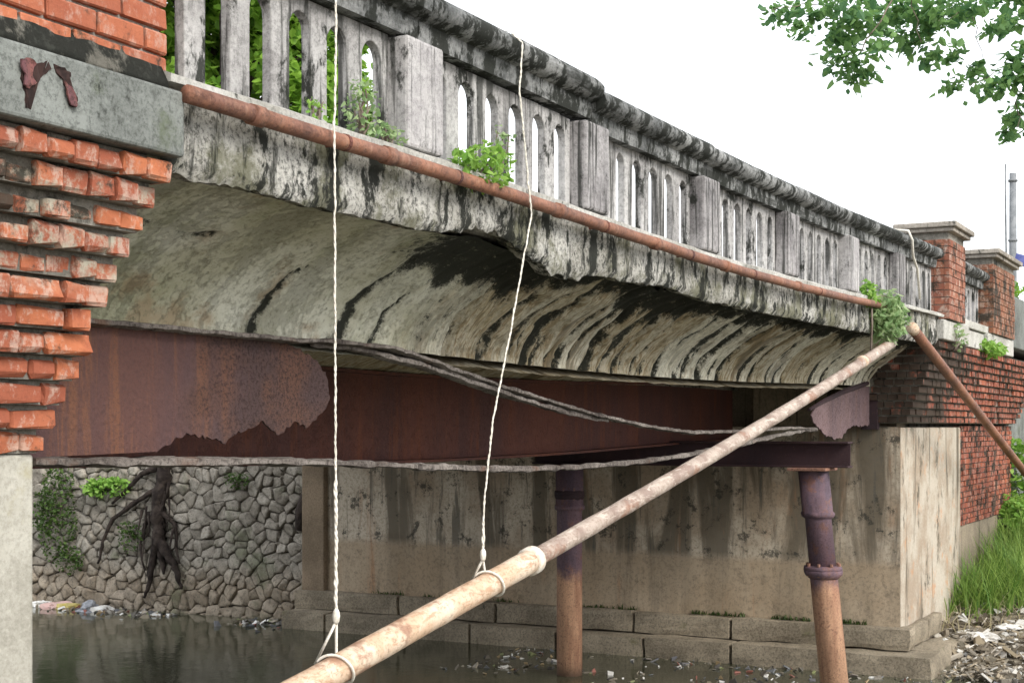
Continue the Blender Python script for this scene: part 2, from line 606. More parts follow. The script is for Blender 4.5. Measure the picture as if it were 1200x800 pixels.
MT['litter'] = litter_mat('mixed_litter', [(.09, .08, .065), (.6, .59, .56), (.16, .14, .11), (.32, .28, .22), (.11, .11, .12), (.7, .69, .66),
                                           (.05, .045, .04), (.30, .22, .12), (.14, .12, .10), (.22, .2, .17), (.07, .065, .06), (.12, .13, .14), (.20, .17, .12), (.22, .08, .06), (.20, .22, .10)])
MT['rubble'] = litter_mat('pale_rubble', [(.34, .31, .26), (.22, .19, .15), (.52, .50, .46), (.16, .135, .10), (.40, .36, .30), (.11, .095, .07), (.28, .23, .16), (.50, .49, .46), (.18, .15, .11), (.30, .25, .18), (.13, .11, .08), (.22, .18, .12), (.17, .15, .12)], .85)
MT['bag_white'] = simple('white_plastic', (.72, .72, .70), (.5, .48, .44), 12, .45, .4)
MT['bag_yellow'] = simple('yellow_plastic', (.50, .42, .12), (.34, .28, .11), 12, .45, .4)
MT['bag_pink'] = simple('pinkish_plastic', (.55, .36, .33), (.42, .30, .27), 12, .5, .4)
MT['bag_grey'] = simple('grey_plastic', (.30, .31, .34), (.16, .17, .19), 12, .5, .4)

# ================================================================== THE SETTING
WATER = -2.93


def ground_h(x, y):
    if x < 17.0:
        h = float(np.interp(x, [-400, -60, 0.5, 3.0, 15.5, 17.0], [6, 0, -1.65, -3.7, -3.7, -3.2]))
        return h
    near = float(np.interp(x, [17.0, 18.6, 21.5, 25, 32, 45, 400], [-3.2, -2.86, -2.42, -1.9, -.6, .9, 3]))
    near += .05 * nz(x * 1.3, y * 1.3)
    far = float(np.interp(x, [17.0, 18.35, 18.75, 60, 400], [-3.2, -3.1, .0, .9, 3]))
    t = min(1, max(0, (y - 3) / 4))
    return near * (1 - t) + far * t


def axis_pts(fine0, fine1, step, lo, hi):
    p = list(np.arange(fine0, fine1 + 1e-6, step))
    d, x = step, fine1
    while x < hi:
        d *= 1.4
        x += d
        p.append(min(x, hi))
    d, x = step, fine0
    while x > lo:
        d *= 1.4
        x -= d
        p.insert(0, max(x, lo))
    return p


gx = axis_pts(14.0, 26.0, .35, -380, 480)
gy = axis_pts(-6.0, 16.0, .4, -420, 480)
mb = MB()
mb.v = [(x, y, ground_h(x, y)) for x in gx for y in gy]
for i in range(len(gx) - 1):
    for j in range(len(gy) - 1):
        a = i * len(gy) + j
        mb.f.append((a, a + len(gy), a + len(gy) + 1, a + 1))
tag(mb.build('ground', MT['mud'], smooth=True), 'muddy river bank and bed under the bridge', 'ground', kind='structure')

mb = MB()
mb.add([(1.2, -420, WATER), (18.3, -420, WATER), (18.3, 470, WATER), (1.2, 470, WATER)], [(0, 1, 2, 3)])
tag(mb.build('water', MT['water']), 'dark murky river water under the bridge', 'water', kind='structure')

# the carriageway: deck over the span and the approach behind it
mb = MB()
nseg = 30
for i in range(nseg):
    x0, x1 = 2.5 + i * (62 - 2.5) / nseg, 2.5 + (i + 1) * (62 - 2.5) / nseg
    mb.add([(x0, .33, 1.22 + S(x0)), (x1, .33, 1.22 + S(x1)), (x1, 9.0, 1.22 + S(x1)), (x0, 9.0, 1.22 + S(x0))], [(0, 1, 2, 3)])
tag(mb.build('road', MT['asphalt']), 'asphalt carriageway crossing the bridge', 'road', kind='structure')

# ================================================================== BRIDGE DECK
deck = empty('bridge_deck', (10.5, 4.5, .45), 'concrete bridge deck with mouldy white fascia and peeling coved soffit', 'bridge')
X0, X1 = 3.95, 17.45


def fascia_bottom(x):
    b = .925 + S(x) * .6
    b += (.085 + .04 * nz(x * 13, 2.2)) * math.exp(-((x - 6.5) / .33) ** 2)              # bite broken out of the edge
    b -= (.07 + .04 * nz(x * 11, 4.2)) * math.exp(-((x - 7.4) / .30) ** 2)             # lump hanging down
    b += .025 * math.exp(-((x - 8.9) / .4) ** 2)
    b += .010 * nz(x * 2.2, 3.3) + .010 * nz(x * 9, 1.3) + .016 * nz(x * 24, 6.3) * max(0, nz(x * 1.7, 9.1) + .5)
    return b


mb = MB()
NX = 520


def fas(u, v):
    x = X0 + (X1 - X0) * u
    lo, hi = fascia_bottom(x), 1.232 + S(x)
    z = lo + (hi - lo) * v
    return (x, .02 - .012 * nz(x * 2.3, z * 3, 1) - .008 * nz(x * 8, z * 8, 4) + (.025 if v == 0 else 0), z)


rough_grid(fas, NX, 8, mb)


def fas_under(u, v):
    x = X0 + (X1 - X0) * u
    lo = fascia_bottom(x)
    return (x, .045 - .012 * nz(x * 2.3, lo * 3, 1) + .105 * v, lo + .004 * nz(x * 12, v * 4) + .03 * v * v)


rough_grid(fas_under, NX, 3, mb, True)
mb.build('fascia', MT['fascia'], deck, True, fix=False)

# coved soffit of the edge bay: rises from the top of the edge girder to the fascia
YG = .85
NXV, NT = 760, 34
spall = []
tone = []


def vault_pt(u, v):
    x = X0 - .35 + (X1 + .25 - X0 + .35) * u
    a = v * pi / 2
    sg = S(x)
    y = YG - (YG - .14) * (1 - cos(a)) ** .9 if v > 0 else YG
    z = .44 + sg * .8 + (.945 - .44) * (.72 * sin(a) ** .95 + .28 * (1 - cos(a)) ** .9)
    right = min(1, max(0, (x - 6.1) / 2.2))
    # old coats of plaster have come away in ribs that follow the curve
    wv = x * 2.15 + .35 * nz(x * .9, 5.5) + .16 * nz(x * 2.0, v * 2.2, 5) + .07 * nz(x * 5, v * 6, 2)
    idn = math.floor(wv)
    f = wv - idn
    hsh = random.Random(int(idn) * 7 + 3)
    h1, h2, h3 = hsh.random(), hsh.random(), hsh.random()
    bulge = sin(pi * f) ** .6
    fl2 = nz(wv * 3.2, v * 1.3, 8.0, 4)
    d = right * (.055 * (bulge - .6) * (.5 + h1) + .012 * max(-1, min(1, fl2 * 5)))
    d += .006 * nz(x * 3, v * 4, 1)
    gw = .10 + .16 * h2 if h2 > .3 else .03
    gap = right * (1 if f < gw * .5 else max(0, 1 - (f - gw * .5) / .10))
    gap *= max(0, min(1, 1.05 - v * (.2 + .9 * h3) + 1.1 * nz(v * 5, idn * 2.7)))
    gap = max(gap, right * .8 * max(0, min(1, (-fl2 * 2.4 - .42) * 2.4)))
    tone.append(max(0, min(1, h3 * .9 + .3 * fl2 + .15 * (bulge - .5))))
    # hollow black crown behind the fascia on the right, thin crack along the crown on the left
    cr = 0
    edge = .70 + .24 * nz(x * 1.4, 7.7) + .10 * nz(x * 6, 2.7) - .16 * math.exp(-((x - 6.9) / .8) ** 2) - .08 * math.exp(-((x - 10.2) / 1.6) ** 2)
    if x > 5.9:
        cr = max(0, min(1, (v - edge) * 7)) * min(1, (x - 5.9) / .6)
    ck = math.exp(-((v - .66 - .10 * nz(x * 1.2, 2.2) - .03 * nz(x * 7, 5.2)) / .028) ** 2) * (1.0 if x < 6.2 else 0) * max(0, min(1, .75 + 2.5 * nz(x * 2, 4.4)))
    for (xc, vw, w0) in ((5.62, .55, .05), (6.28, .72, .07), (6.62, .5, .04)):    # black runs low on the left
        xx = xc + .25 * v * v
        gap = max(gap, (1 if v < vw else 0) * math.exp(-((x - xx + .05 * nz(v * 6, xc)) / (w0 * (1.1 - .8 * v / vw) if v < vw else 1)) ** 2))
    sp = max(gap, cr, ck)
    spall.append(sp)
    d -= .035 * cr + .02 * gap + .015 * ck
    return (x, y - d * cos(a) * .8, z - d * sin(a) * .9)


mb = MB()
rough_grid(vault_pt, NXV, NT, mb, True)
vault = mb.build('soffit', MT['vault'], deck, True, fix=False)
at_ = vault.data.attributes.new('spall', 'FLOAT', 'POINT')
at_.data.foreach_set('value', spall)
at_ = vault.data.attributes.new('tone', 'FLOAT', 'POINT')
at_.data.foreach_set('value', tone)

# inner bay between the two girders, then a plain slab to the far side
mb = MB()


def bay(u, v):
    x = X0 - .35 + (X1 + .45 - X0 + .35) * u
    a = v * pi
    y = YG + .02 + (2.6 - YG) * v
    return (x, y, .44 + S(x) * .8 - .05 * (1 - v) + .22 * sin(a) + .012 * nz(x * 3, v * 4, 9))


rough_grid(bay, 160, 12, mb, True)
b2 = mb.build('inner_soffit', MT['vault'], deck, True, fix=False)
b2.data.attributes.new('spall', 'FLOAT', 'POINT')
mb = MB()
mb.box((2.6, 2.58, .46), (17.7, 9.1, .60))
mb.box((2.6, .16, 1.0), (17.7, 9.1, 1.18))
mb.build('deck_slab', MT['mortar'], deck)

for yy in (4.35, 6.1, 7.85):                            # remaining girders, unseen, added to block far-side sky light under the slab
    mb = MB()
    mb.box((2.7, yy - .01, -.2), (17.58, yy + .01, .459))
    mb.box((2.7, yy - .09, -.223), (17.58, yy + .09, -.201))
    mb.build('unseen_girder', MT['rust_dark'], deck)
mb = MB()
mb.box((2.6, 9.101, .3), (17.7, 9.3, 1.25))  # unseen far edge of the deck, added with the girders to keep sky light out
mb.build('unseen_far_fascia', MT['fascia'], deck)

# projecting ledge that carries the balustrade
mb = MB()
prof = [(-.035, 1.234), (-.035, 1.262), (.02, 1.285), (.10, 1.298), (.32, 1.298), (.32, 1.10), (.06, 1.10), (.06, 1.234)]
n = len(prof)
NL = 130
for i in range(NL + 1):
    x = X0 + .06 + (X1 + .05 - X0 - .06) * i / NL
    for k, (y, z) in enumerate(prof):
        mb.v.append((x, y + .008 * nz(x * 3, k * 3.1), z + S(x) + .006 * nz(x * 4, k * 1.7)))
for i in range(NL):
    for k in range(n):
        a, b = i * n + k, i * n + (k + 1) % n
        mb.f.append((a, b, b + n, a + n))
mb.f.append(tuple(range(n)))
mb.f.append(tuple(range(NL * n, NL * n + n)))
mb.build('ledge', MT['ledge'], deck, False)

# ================================================================== BALUSTRADE
PXS = [3.87 + 1.935 * k for k in range(8)]     # centres of the posts; first and last stand inside the brick pillars


def rail_segment(x0, x1, seed, parent, tilt=0.0, name='handrail', lift0=0, lift1=0):
    prof = [(.035, 1.800), (.03, 1.85), (.03, 1.895), (-.01, 1.905), (-.045, 1.925), (-.062, 1.955), (-.06, 1.985), (-.035, 2.015), (.01, 2.032),
            (.09, 2.04), (.17, 2.032), (.23, 2.0), (.235, 1.94), (.21, 1.90), (.20, 1.80)]
    n = len(prof)
    mb = MB()
    NS = max(6, int((x1 - x0) / .07))
    for i in range(NS + 1):
        t = i / NS
        x = x0 + (x1 - x0) * t
        e = .012 if i in (0, NS) else 0
        for k, (y, z) in enumerate(prof):
            a = .005 * nz(x * 2.5 + seed * 9, k * .5, 1) + .0025 * nz(x * 11, k * 1.1, seed)
            cy, cz = .09, 1.92
            f = 1 - e * 4
            mb.v.append((x, cy + (y - cy) * f + a, cz + (z - cz) * f + a * .8 + S(x) + lift0 * (1 - t) + lift1 * t))
    for i in range(NS):
        for k in range(n):
            a, b = i * n + k, i * n + (k + 1) % n
            mb.f.append((a, b, b + n, a + n))
    mb.f.append(tuple(range(n)))
    mb.f.append(tuple(range(NS * n, NS * n + n)))
    o = mb.build(name, MT['rail'], parent, True)
    o.data.set_sharp_from_angle(angle=radians(48))
    return o


SP = .2725


def baluster_profile(half=0):
    """slab baluster whose head opens into a half arch to each side; half = -1 / +1 keeps one side only"""
    hw, body = SP / 2, .062
    z0, zs, zt = 1.29, 1.665, 1.805
    ar = hw - body
    right = [(body, z0), (body, zs)]
    for k in range(1, 7):
        a = pi / 2 * k / 6
        right.append((hw - ar * cos(a), zs + ar * 1.05 * sin(a)))
    right.append((hw, zt))
    left = [(-x, z) for x, z in right][::-1]
    if half == 1:
        return [(0, z0)] + right + [(0, zt)]
    if half == -1:
        return [(0, zt)] + left + [(0, z0)]
    return right + left


def panel(xa, xb, parent, nslots=6, mats=None):
    sp = (xb - xa) / nslots
    sc = sp / SP
    for k in range(nslots + 1):
        half = 1 if k == 0 else (-1 if k == nslots else 0)
        xc = xa + sp * k
        prof = baluster_profile(half)
        jy = random.uniform(-.004, .004)
        jx = random.uniform(-.004, .004) if half == 0 else 0
        mb = MB()
        sg = S(xc)

        def put(y, p):
            px_, z = p
            bx = xc + px_ * sc * (.996 if abs(px_) > .13 else 1)
            if z < 1.7:
                bx += jx
            return (bx, y + jy, z + sg)
        mb.extrude(prof, lambda p: put(.095, p), lambda p: put(.145, p))
        mb.build('baluster', MT['baluster'], parent, bevel=.006)


bal = empty('balustrade', (10.6, .1, 1.29), 'mouldy concrete balustrade of slotted panels along the sagging span', 'balustrade')
for k in range(1, 7):
    x = PXS[k]
    mb = MB()
    sg = S(x)
    w = .162
    mb.box((x - w, -.012, 1.285 + sg), (x + w, .165, 1.80 + sg))
    mb.build('post', MT['post_pale' if k in (1, 5) else 'post'], bal, bevel=.018)
ends = [4.02] + PXS[1:7] + [17.42]
lifts = [(0, .012), (0.006, .03), (-.02, 0.008), (0, 0), (.008, -.004), (0, 0), (0, 0.01)]
for k in range(7):
    a = ends[k] + (.167 if k else .0)
    b = ends[k + 1] - (.167 if k < 6 else .0)
    panel(a, b, bal)
    rail_segment(ends[k] + .006, ends[k + 1] - .006, k, bal, lift0=lifts[k][0], lift1=lifts[k][1])

bal2 = empty('balustrade', (19.6, .1, 1.37), 'short length of balustrade between the two far brick pillars', 'balustrade')
panel(18.55, 20.45, bal2, 7)
rail_segment(18.54, 20.46, 20, bal2)
mb = MB()
mb.box((18.54, -.03, 1.2 + S(19)), (20.48, .3, 1.298 + S(19)))
mb.build('ledge', MT['ledge'], bal2, bevel=.01)

# ================================================================== BRICKS
def jag(pts, step=.02, amp=.012, seed=0):
    out = []
    r = random.Random(seed)
    for (a, b) in zip(pts[:-1], pts[1:]):
        a, b = Vector(a), Vector(b)
        k = max(1, int((b - a).length / step))
        for i in range(k):
            p = a.lerp(b, i / k)
            out.append((p.x + r.uniform(-amp, amp) * .7, p.y + r.uniform(-amp, amp)))
    out.append(tuple(pts[-1]))
    return out


def brick_variant(seed, b0=.007, b1=.016, jit=.0065):
    bm = bmesh.new()
    bmesh.ops.create_cube(bm, size=1.0)
    r = random.Random(seed)
    bmesh.ops.scale(bm, vec=(.228, .11, .072), verts=bm.verts)
    bmesh.ops.bevel(bm, geom=bm.edges[:], offset=r.uniform(b0, b1), segments=1, affect='EDGES')
    for v in bm.verts:
        v.co += Vector((r.uniform(-1, 1), r.uniform(-1, 1), r.uniform(-1, 1))) * jit
    bmesh.ops.scale(bm, vec=(1 / .228, 1 / .11, 1 / .072), verts=bm.verts)
    me = bpy.data.meshes.new('brick')
    bm.to_mesh(me)
    bm.free()
    return me


BRICKS = [brick_variant(i) for i in range(7)]
BRICKS_P = [brick_variant(i + 20, .003, .006, .0022) for i in range(7)]
for b in BRICKS: b.materials.append(MT['brick'])
for b in BRICKS_P: b.materials.append(MT['brick_pillar'])


def brick(parent, c, size, pool, rot=0.0):
    o = new_obj('brick', random.choice(pool), parent)
    o.location = Vector(c) - parent.location
    o.scale = size
    o.rotation_euler = (random.uniform(-.02, .02), random.uniform(-.014, .014), rot + random.uniform(-.02, .02))
    return o


# ================================================================== NEAR BRICK PIER
pier = empty('brick_pier', (3.2, 4.5, -3.0), 'near bridge pier of corbelled orange brick under a grey stone block', 'pier')
PXL = 1.95
PPL = 2.7
rows_px = [200, 186, 172, 156, 144, 129, 106, 109, 96, 81, 67, 54]
mb = MB()
NR = 12
pitch = .0885
ztop = .965
for i in range(NR):
    yf = -.005 + .50 * i / (NR - 1)
    zb = ztop - pitch * (i + 1)
    xr = at(rows_px[i], 300, yf).x
    mb.box((PXL, yf + .03, zb), (xr - .02, 9.0, zb + pitch - .001))
    x = xr
    k = 0
    while x > PXL + .05:
        hdr = (k + i) % 3 != 1 if i > 4 else True
        L = .118 if hdr else .232
        L *= random.uniform(.95, 1.05)
        if x - L < PXL: break
        out = random.uniform(-.014, .012)
        worn = 1 <= i <= 4 and random.random() < .3
        if worn: out += random.uniform(.0, .03)
        hb = .072 * (random.uniform(.72, .98) if worn else random.uniform(.9, 1.04))
        brick(pier, (x - L / 2, yf + .055 + out, zb + .004 + hb / 2), (L - random.uniform(.003, .010), .11, hb), BRICKS)
        x -= L
        k += 1
mb.build('mortar_core', MT['mortar'], pier)
mb = MB()
mb.box((PXL, .53, -4.0), (at(40, 600, .53).x, 9.0, ztop - pitch * NR - .001))
mb.build('concrete_base', MT['pier_conc'], pier, bevel=.015)

# grey stone block on the corbels, worn sloping fillet above it
mb = MB()
xb = at(217, 150, -.05).x
mb.box((PXL, -.05, .968), (xb, .30, 1.205))
mb.box((PXL, .02, 1.206), (xb - .04, .32, 1.235))
blk = mb.build('stone_block', MT['block'], pier, bevel=.012)
mb = MB()
fil = [(-.035, 1.206), (-.03, 1.225), (.0, 1.29), (.012, 1.315), (.10, 1.315), (.10, 1.206)]
NF = 40
for i in range(NF + 1):
    x = PXL + (4.0 - PXL) * i / NF
    for k, (y, z) in enumerate(fil):
        mb.v.append((x, y + .006 * nz(x * 6, k), z + (.014 * nz(x * 5, k * 2.2) if k in (1, 2, 3) else 0)))
for i in range(NF):
    for k in range(6):
        a, b = i * 6 + k, i * 6 + (k + 1) % 6
        mb.f.append((a, b, b + 6, a + 6))
mb.f.append(tuple(range(6)))
mb.f.append(tuple(range(NF * 6, NF * 6 + 6)))
MT['fillet'] = grime('mossy_mortar_fillet', (.30, .29, .25), (.20, .19, .16), patch=(.40, .50), streak=(.6, .8), patch_scale=7, bump=1.0,
                     green=(.14, .14, .06))
mb.build('mortar_fillet', MT['fillet'], pier, True)

# pillar above the block
PYF, PXR = .0, at(197, 60, 0.0).x
mb = MB()
mb.box((PPL + .02, PYF + .022, 1.236), (PXR - .022, .46, 2.30))
mb.build('pillar_core', MT['pale_mortar'], pier)
z = 1.245
r = 0
while z < 2.28:
    x = PXR
    k = 0
    while x > PPL + .12:
        L = .232 if (r % 2 == 0) else (.118 if k == 0 else .232)
        if x - L < PPL - .02: break
        brick(pier, (x - L / 2, PYF + .055, z + .038), (L - .012, .11, .074), BRICKS_P)
        x -= L
        k += 1
    y = PYF + .118
    while y < .42:
        brick(pier, (PXR - .055, y + .11, z + .038), (.105, .20, .074), BRICKS_P)
        y += .21
    z += .0875
    r += 1
mb = MB()
mb.box((PPL - .1, -.10, 2.305), (PXR + .10, .56, 2.40))
mb.build('pillar_cap', MT['cap'], pier, bevel=.02)

# two rusted-through iron straps on the block: a torn plate and a curled tongue each
MT['strap'] = rust_mat('strap_rust', (.20, .075, .065), (.11, .05, .06), (.33, .13, .09), pit=.9, scale=4)
MT['socket'] = simple('rust_black_socket', (.02, .012, .011), (.045, .025, .022), 20)
for sock_px, flap_px in (([(27, 72), (40, 74), (58, 72), (60, 80), (52, 88), (44, 98), (40, 112), (37, 128), (30, 126), (30, 108), (25, 92)],
                          [(24, 70), (36, 67), (42, 74), (38, 88), (44, 96), (36, 104), (29, 98), (30, 86), (25, 80)]),
                         ([(64, 76), (76, 80), (84, 84), (82, 92), (86, 104), (92, 118), (90, 126), (82, 124), (78, 108), (74, 94), (66, 86)],
                          [(76, 96), (82, 98), (88, 108), (92, 122), (89, 127), (83, 123), (80, 110)])):
    for nm, pxs, mat, yy, th, sd in (('strap_socket', sock_px, 'socket', -.054, .006, 1), ('iron_strap', flap_px, 'strap', -.066, .005, 2)):
        P = [at(a, b, yy) for a, b in pxs]
        ol = jag([(p.x, p.z) for p in P] + [(P[0].x, P[0].z)], .012, .004, sd)[:-1]
        mb = MB()
        mb.extrude(ol, lambda p: (p[0], yy - .01 * nz(p[0] * 30, p[1] * 30), p[1]), lambda p: (p[0], yy + th, p[1]))
        mb.build(nm, MT[mat], pier)

# ================================================================== FAR ABUTMENT
XA = 17.6
abt = empty('bridge_abutment', (19, 4.5, -3.0), 'far concrete abutment with stepped stone plinth below corbelled brickwork', 'abutment')
ZSEAT = .0
mb = MB()
NYA = 70


def abf(u, v):
    y = .50 + u * (9.1 - .50)
    z = -3.3 + v * (ZSEAT + 3.3)
    return (XA + .012 * nz(y * 1.5, z * 1.5, 2) + .006 * nz(y * 5, z * 5), y, z)


rough_grid(abf, NYA, 26, mb, True)
mb.add([(XA + .005, .5, ZSEAT), (XA + 1.2, .5, ZSEAT), (XA + 1.2, 9.1, ZSEAT), (XA + .005, 9.1, ZSEAT)], [(0, 1, 2, 3)])
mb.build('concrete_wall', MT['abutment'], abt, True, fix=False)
mb = MB()
XE = at(1125, 600, .5).x
mb.box((XA + .02, .492, -3.3), (XE, 1.0, -.004))
mb.build('side_wall', MT['abut_side'], abt, bevel=.02)
mb = MB()                                             # pilaster at the far end
mb.box((XA - .10, 8.85, -3.2), (XA + .1, 9.25, .3))
MT['pilaster'] = grime('brown_pilaster', (.28, .215, .15), (.19, .145, .10), patch=(.62, .72), streak=(.6, .8))
mb.build('pilaster', MT['pilaster'], abt, bevel=.02)
mb = MB()                                             # back wall above the bearing seat
mb.box((XA + .35, .62, .0), (XA + .8, 9.1, 1.0))
mb.box((XA + .02, 1.4, .001), (XA + .349, 2.35, .52))
MT['backwall'] = grime('brown_backwall', (.30, .25, .185), (.21, .175, .13), patch=(.56, .68), streak=(.55, .7), patch_scale=6)
mb.build('back_wall', MT['backwall'], abt, bevel=.01)

# plinth courses, block by block
rb = random.Random(3)


def plinth_block(a, b):
    mb = MB()
    mb.box(a, b)
    bm = bmesh.new()
    me = mb.mesh('plinth_block', MT['plinth'], off=tuple(abt.location))
    bm.from_mesh(me)
    bmesh.ops.subdivide_edges(bm, edges=bm.edges[:], cuts=3, use_grid_fill=True)
    for v in bm.verts:
        w = v.co + abt.location
        edge = sum(1 for i in range(3) if abs(w[i] - a[i]) < .004 or abs(w[i] - b[i]) < .004)
        cen = (Vector(a) + Vector(b)) / 2
        v.co += Vector((nz(w.x * 5, w.y * 5, w.z * 5), nz(w.y * 6, w.z * 5, 3), nz(w.z * 5, w.x * 5, w.y * 4))) * .016
        if edge >= 2:
            v.co += (cen - w).normalized() * .018
    bm.to_mesh(me)
    bm.free()
    new_obj('plinth_block', me, abt)


for (zb, zt, xo, y_start, Lm) in ((-2.67, -2.40, .17, .33, 1.25), (-3.02, -2.675, .48, .02, 1.15)):
    y = y_start
    while y < 9.2:
        L = Lm * rb.uniform(.75, 1.25)
        if y + L > 8.9: L = 9.35 - y
        plinth_block((XA - xo, y + .006, zb), (XA + .1, y + L - .006, zt + rb.uniform(-.012, .006)))
        y += L
for (zb, zt, y0, xs) in ((-2.67, -2.41, .33, XA + .11), (-3.02, -2.68, .02, XA + .11)):   # returns along the side wall
    x = xs
    for _ in range(2):
        L = rb.uniform(.7, 1.0)
        plinth_block((x, y0 + .05, zb), (x + L - .012, .489, zt + rb.uniform(-.05, 0)))
        x += L

# corbelled brickwork above and beside the concrete: bricks a few pixels high, joined
fb = MB()
core = MB()
XBE = at(1186, 480, .5).x
for i in range(NR):
    yf = .0 + .46 * i / (NR - 1)
    zb = .965 + .06 - pitch * (i + 1)
    if zb < .0: zb = .0 + .004 * i
    xl = 17.36 + .2 * i / (NR - 1)
    core.box((xl + .02, yf + .03, zb), (XBE - .01, .95, zb + pitch - .002))
    x = xl
    while x < XBE - .1:
        L = .232 if rb.random() < .6 else .118
        o = rb.uniform(-.012, .01)
        if rb.random() > .04:
            fb.box((x + .005, yf + o, zb + .006), (min(x + L, XBE) - .006, yf + .09, zb + .074))
        x += L
    y = yf + .1
    while y < .78:                                      # ends showing on the river face
        o = rb.uniform(-.012, .01)
        fb.box((xl + o, y + .005, zb + .006), (xl + .08, y + .11, zb + .074))
        y += .118
z = -1.42
while z < -.04:                                         # lower brick face right of the concrete
    x = XE + .01
    while x < XBE - .1:
        L = .232 if rb.random() < .6 else .118
        o = rb.uniform(-.012, .01)
        fb.box((x + .005, .51 + o, z + .006), (min(x + L, XBE) - .006, .6, z + .072))
        x += L
    z += .08
core.box((XE + .01, .54, -1.42), (XBE - .01, .95, .0))
fb2 = fb.build('brickwork', MT['brick_far'], abt)
fb2['kind'] = 'stuff'
core.build('mortar_core', MT['mortar'], abt)
mb = MB()
mb.box((XE + .01, .53, -3.2), (XBE, .95, -1.43))
mb.build('rendered_base', MT['backwall'], abt, bevel=.01)
mb = MB()
mb.box((18.0, .96, -3.3), (60, 9.0, 1.2))
mb.build('approach_fill', MT['mortar'], abt)
mb = MB()                                               # stone band under the far pillars and the ledge between
mb.box((17.38, -.06, 1.03), (18.95, .3, 1.262))
mb.box((18.96, .0, 1.03), (20.3, .3, 1.25))
mb.box((20.31, -.06, 1.03), (22.4, .3, 1.27))
mb.build('stone_band', MT['ledge'], abt, bevel=.012)
mb = MB()                                               # plain parapet running on beyond the second pillar
mb.box((22.45, .05, 1.21), (60, .25, 2.0))
mb.box((25.6, .56, -2.5), (60, .9, 1.2))
mb.build('approach_wall', MT['block'], abt, bevel=.02)


def far_pillar(xa, xb_, label, mat):
    zb, zt = 1.275, 2.30
    p = empty('brick_pillar', ((xa + xb_) / 2, .15, zb), label, 'pillar', 'brick pillars at the far end')
    f, c = MB(), MB()
    ya, yb = -.09, .45
    c.box((xa + .015, ya + .015, zb), (xb_ - .015, yb - .015, zt))
    z, r_ = zb + .004, 0
    while z + .08 < zt:
        x = xa - (.116 if r_ % 2 else 0)
        while x < xb_ - .02:
            f.box((max(x, xa) + .004, ya + rb.uniform(-.004, .004), z), (min(x + .232, xb_) - .004, ya + .06, z + .076))
            x += .232
        y = ya + .064
        while y < yb - .02:
            f.box((xa + rb.uniform(-.004, .004), y, z), (xa + .06, min(y + .118, yb) - .006, z + .076))
            f.box((xb_ - .06, y, z), (xb_ + rb.uniform(-.004, .004), min(y + .118, yb) - .006, z + .076))
            y += .118
        z += .086
        r_ += 1
    w = f.build('brickwork', MT[mat], p)
    w['kind'] = 'stuff'
    c.build('mortar_core', MT['mortar'], p)
    m2 = MB()
    m2.box((xa - .06, ya - .06, zt + .001), (xb_ + .06, yb + .06, zt + .05))
    m2.box((xa - .10, ya - .10, zt + .051), (xb_ + .10, yb + .10, zt + .115))
    a, b, cc, d = (xa - .08, ya - .08, zt + .116), (xb_ + .08, ya - .08, zt + .116), (xb_ + .08, yb + .08, zt + .116), (xa - .08, yb + .08, zt + .116)
    e = ((xa + xb_) / 2, (ya + yb) / 2, zt + .17)
    m2.add([a, b, cc, d, e], [(0, 1, 4), (1, 2, 4), (2, 3, 4), (3, 0, 4), (3, 2, 1, 0)])
    m2.build('cap', MT['cap'], p, bevel=.012)


far_pillar(17.53, 18.5, 'red brick pillar with pale cap ending the slotted balustrade', 'brick_far_pillar')
far_pillar(20.5, 22.3, 'darker brick pillar farthest away, just left of the utility pole', 'brick_dark_pillar')

# ================================================================== STEEL GIRDERS
def strip(name, mat, parent, line, half_w, th, seed, taper=None, sag_noise=.008):
    """corroded steel strip following line [(x, z)], lying flat (width along Y)"""
    xs = [p[0] for p in line]
    zs = [p[1] for p in line]
    n = int((xs[-1] - xs[0]) / .025)
    mb = MB()
    for i in range(n + 1):
        x = xs[0] + (xs[-1] - xs[0]) * i / n
        z = sum(float(np.interp(x + d, xs, zs)) for d in (-.3, -.15, 0, .15, .3)) / 5
        z += sag_noise * nz(x * 3, seed)
        hw = half_w * (1 + .35 * nz(x * 4, seed * 2.2) + .12 * nz(x * 15, seed * 1.2)) * (taper(x) if taper else 1)
        t = th * (1 + .5 * nz(x * 6, seed * 3.1) + .25 * nz(x * 17, seed * 4.1))
        for k in range(8):
            an = 2 * pi * (k + .5) / 8
            q = .5
            dy = hw * math.copysign(abs(cos(an)) ** q, cos(an))
            dz = t * math.copysign(abs(sin(an)) ** q, sin(an))
            mb.v.append((x, YG + dy, z + dz + .003 * nz(x * 14, dy * 40, seed)))
    for i in range(n):
        for k in range(8):
            a, b = i * 8 + k, i * 8 + (k + 1) % 8
            mb.f.append((a, b, b + 8, a + 8))
    mb.f += [tuple(range(8)), tuple(range(n * 8, n * 8 + 8))]
    o = mb.build(name, mat, parent, True)
    o.data.set_sharp_from_angle(angle=radians(50))
    return o


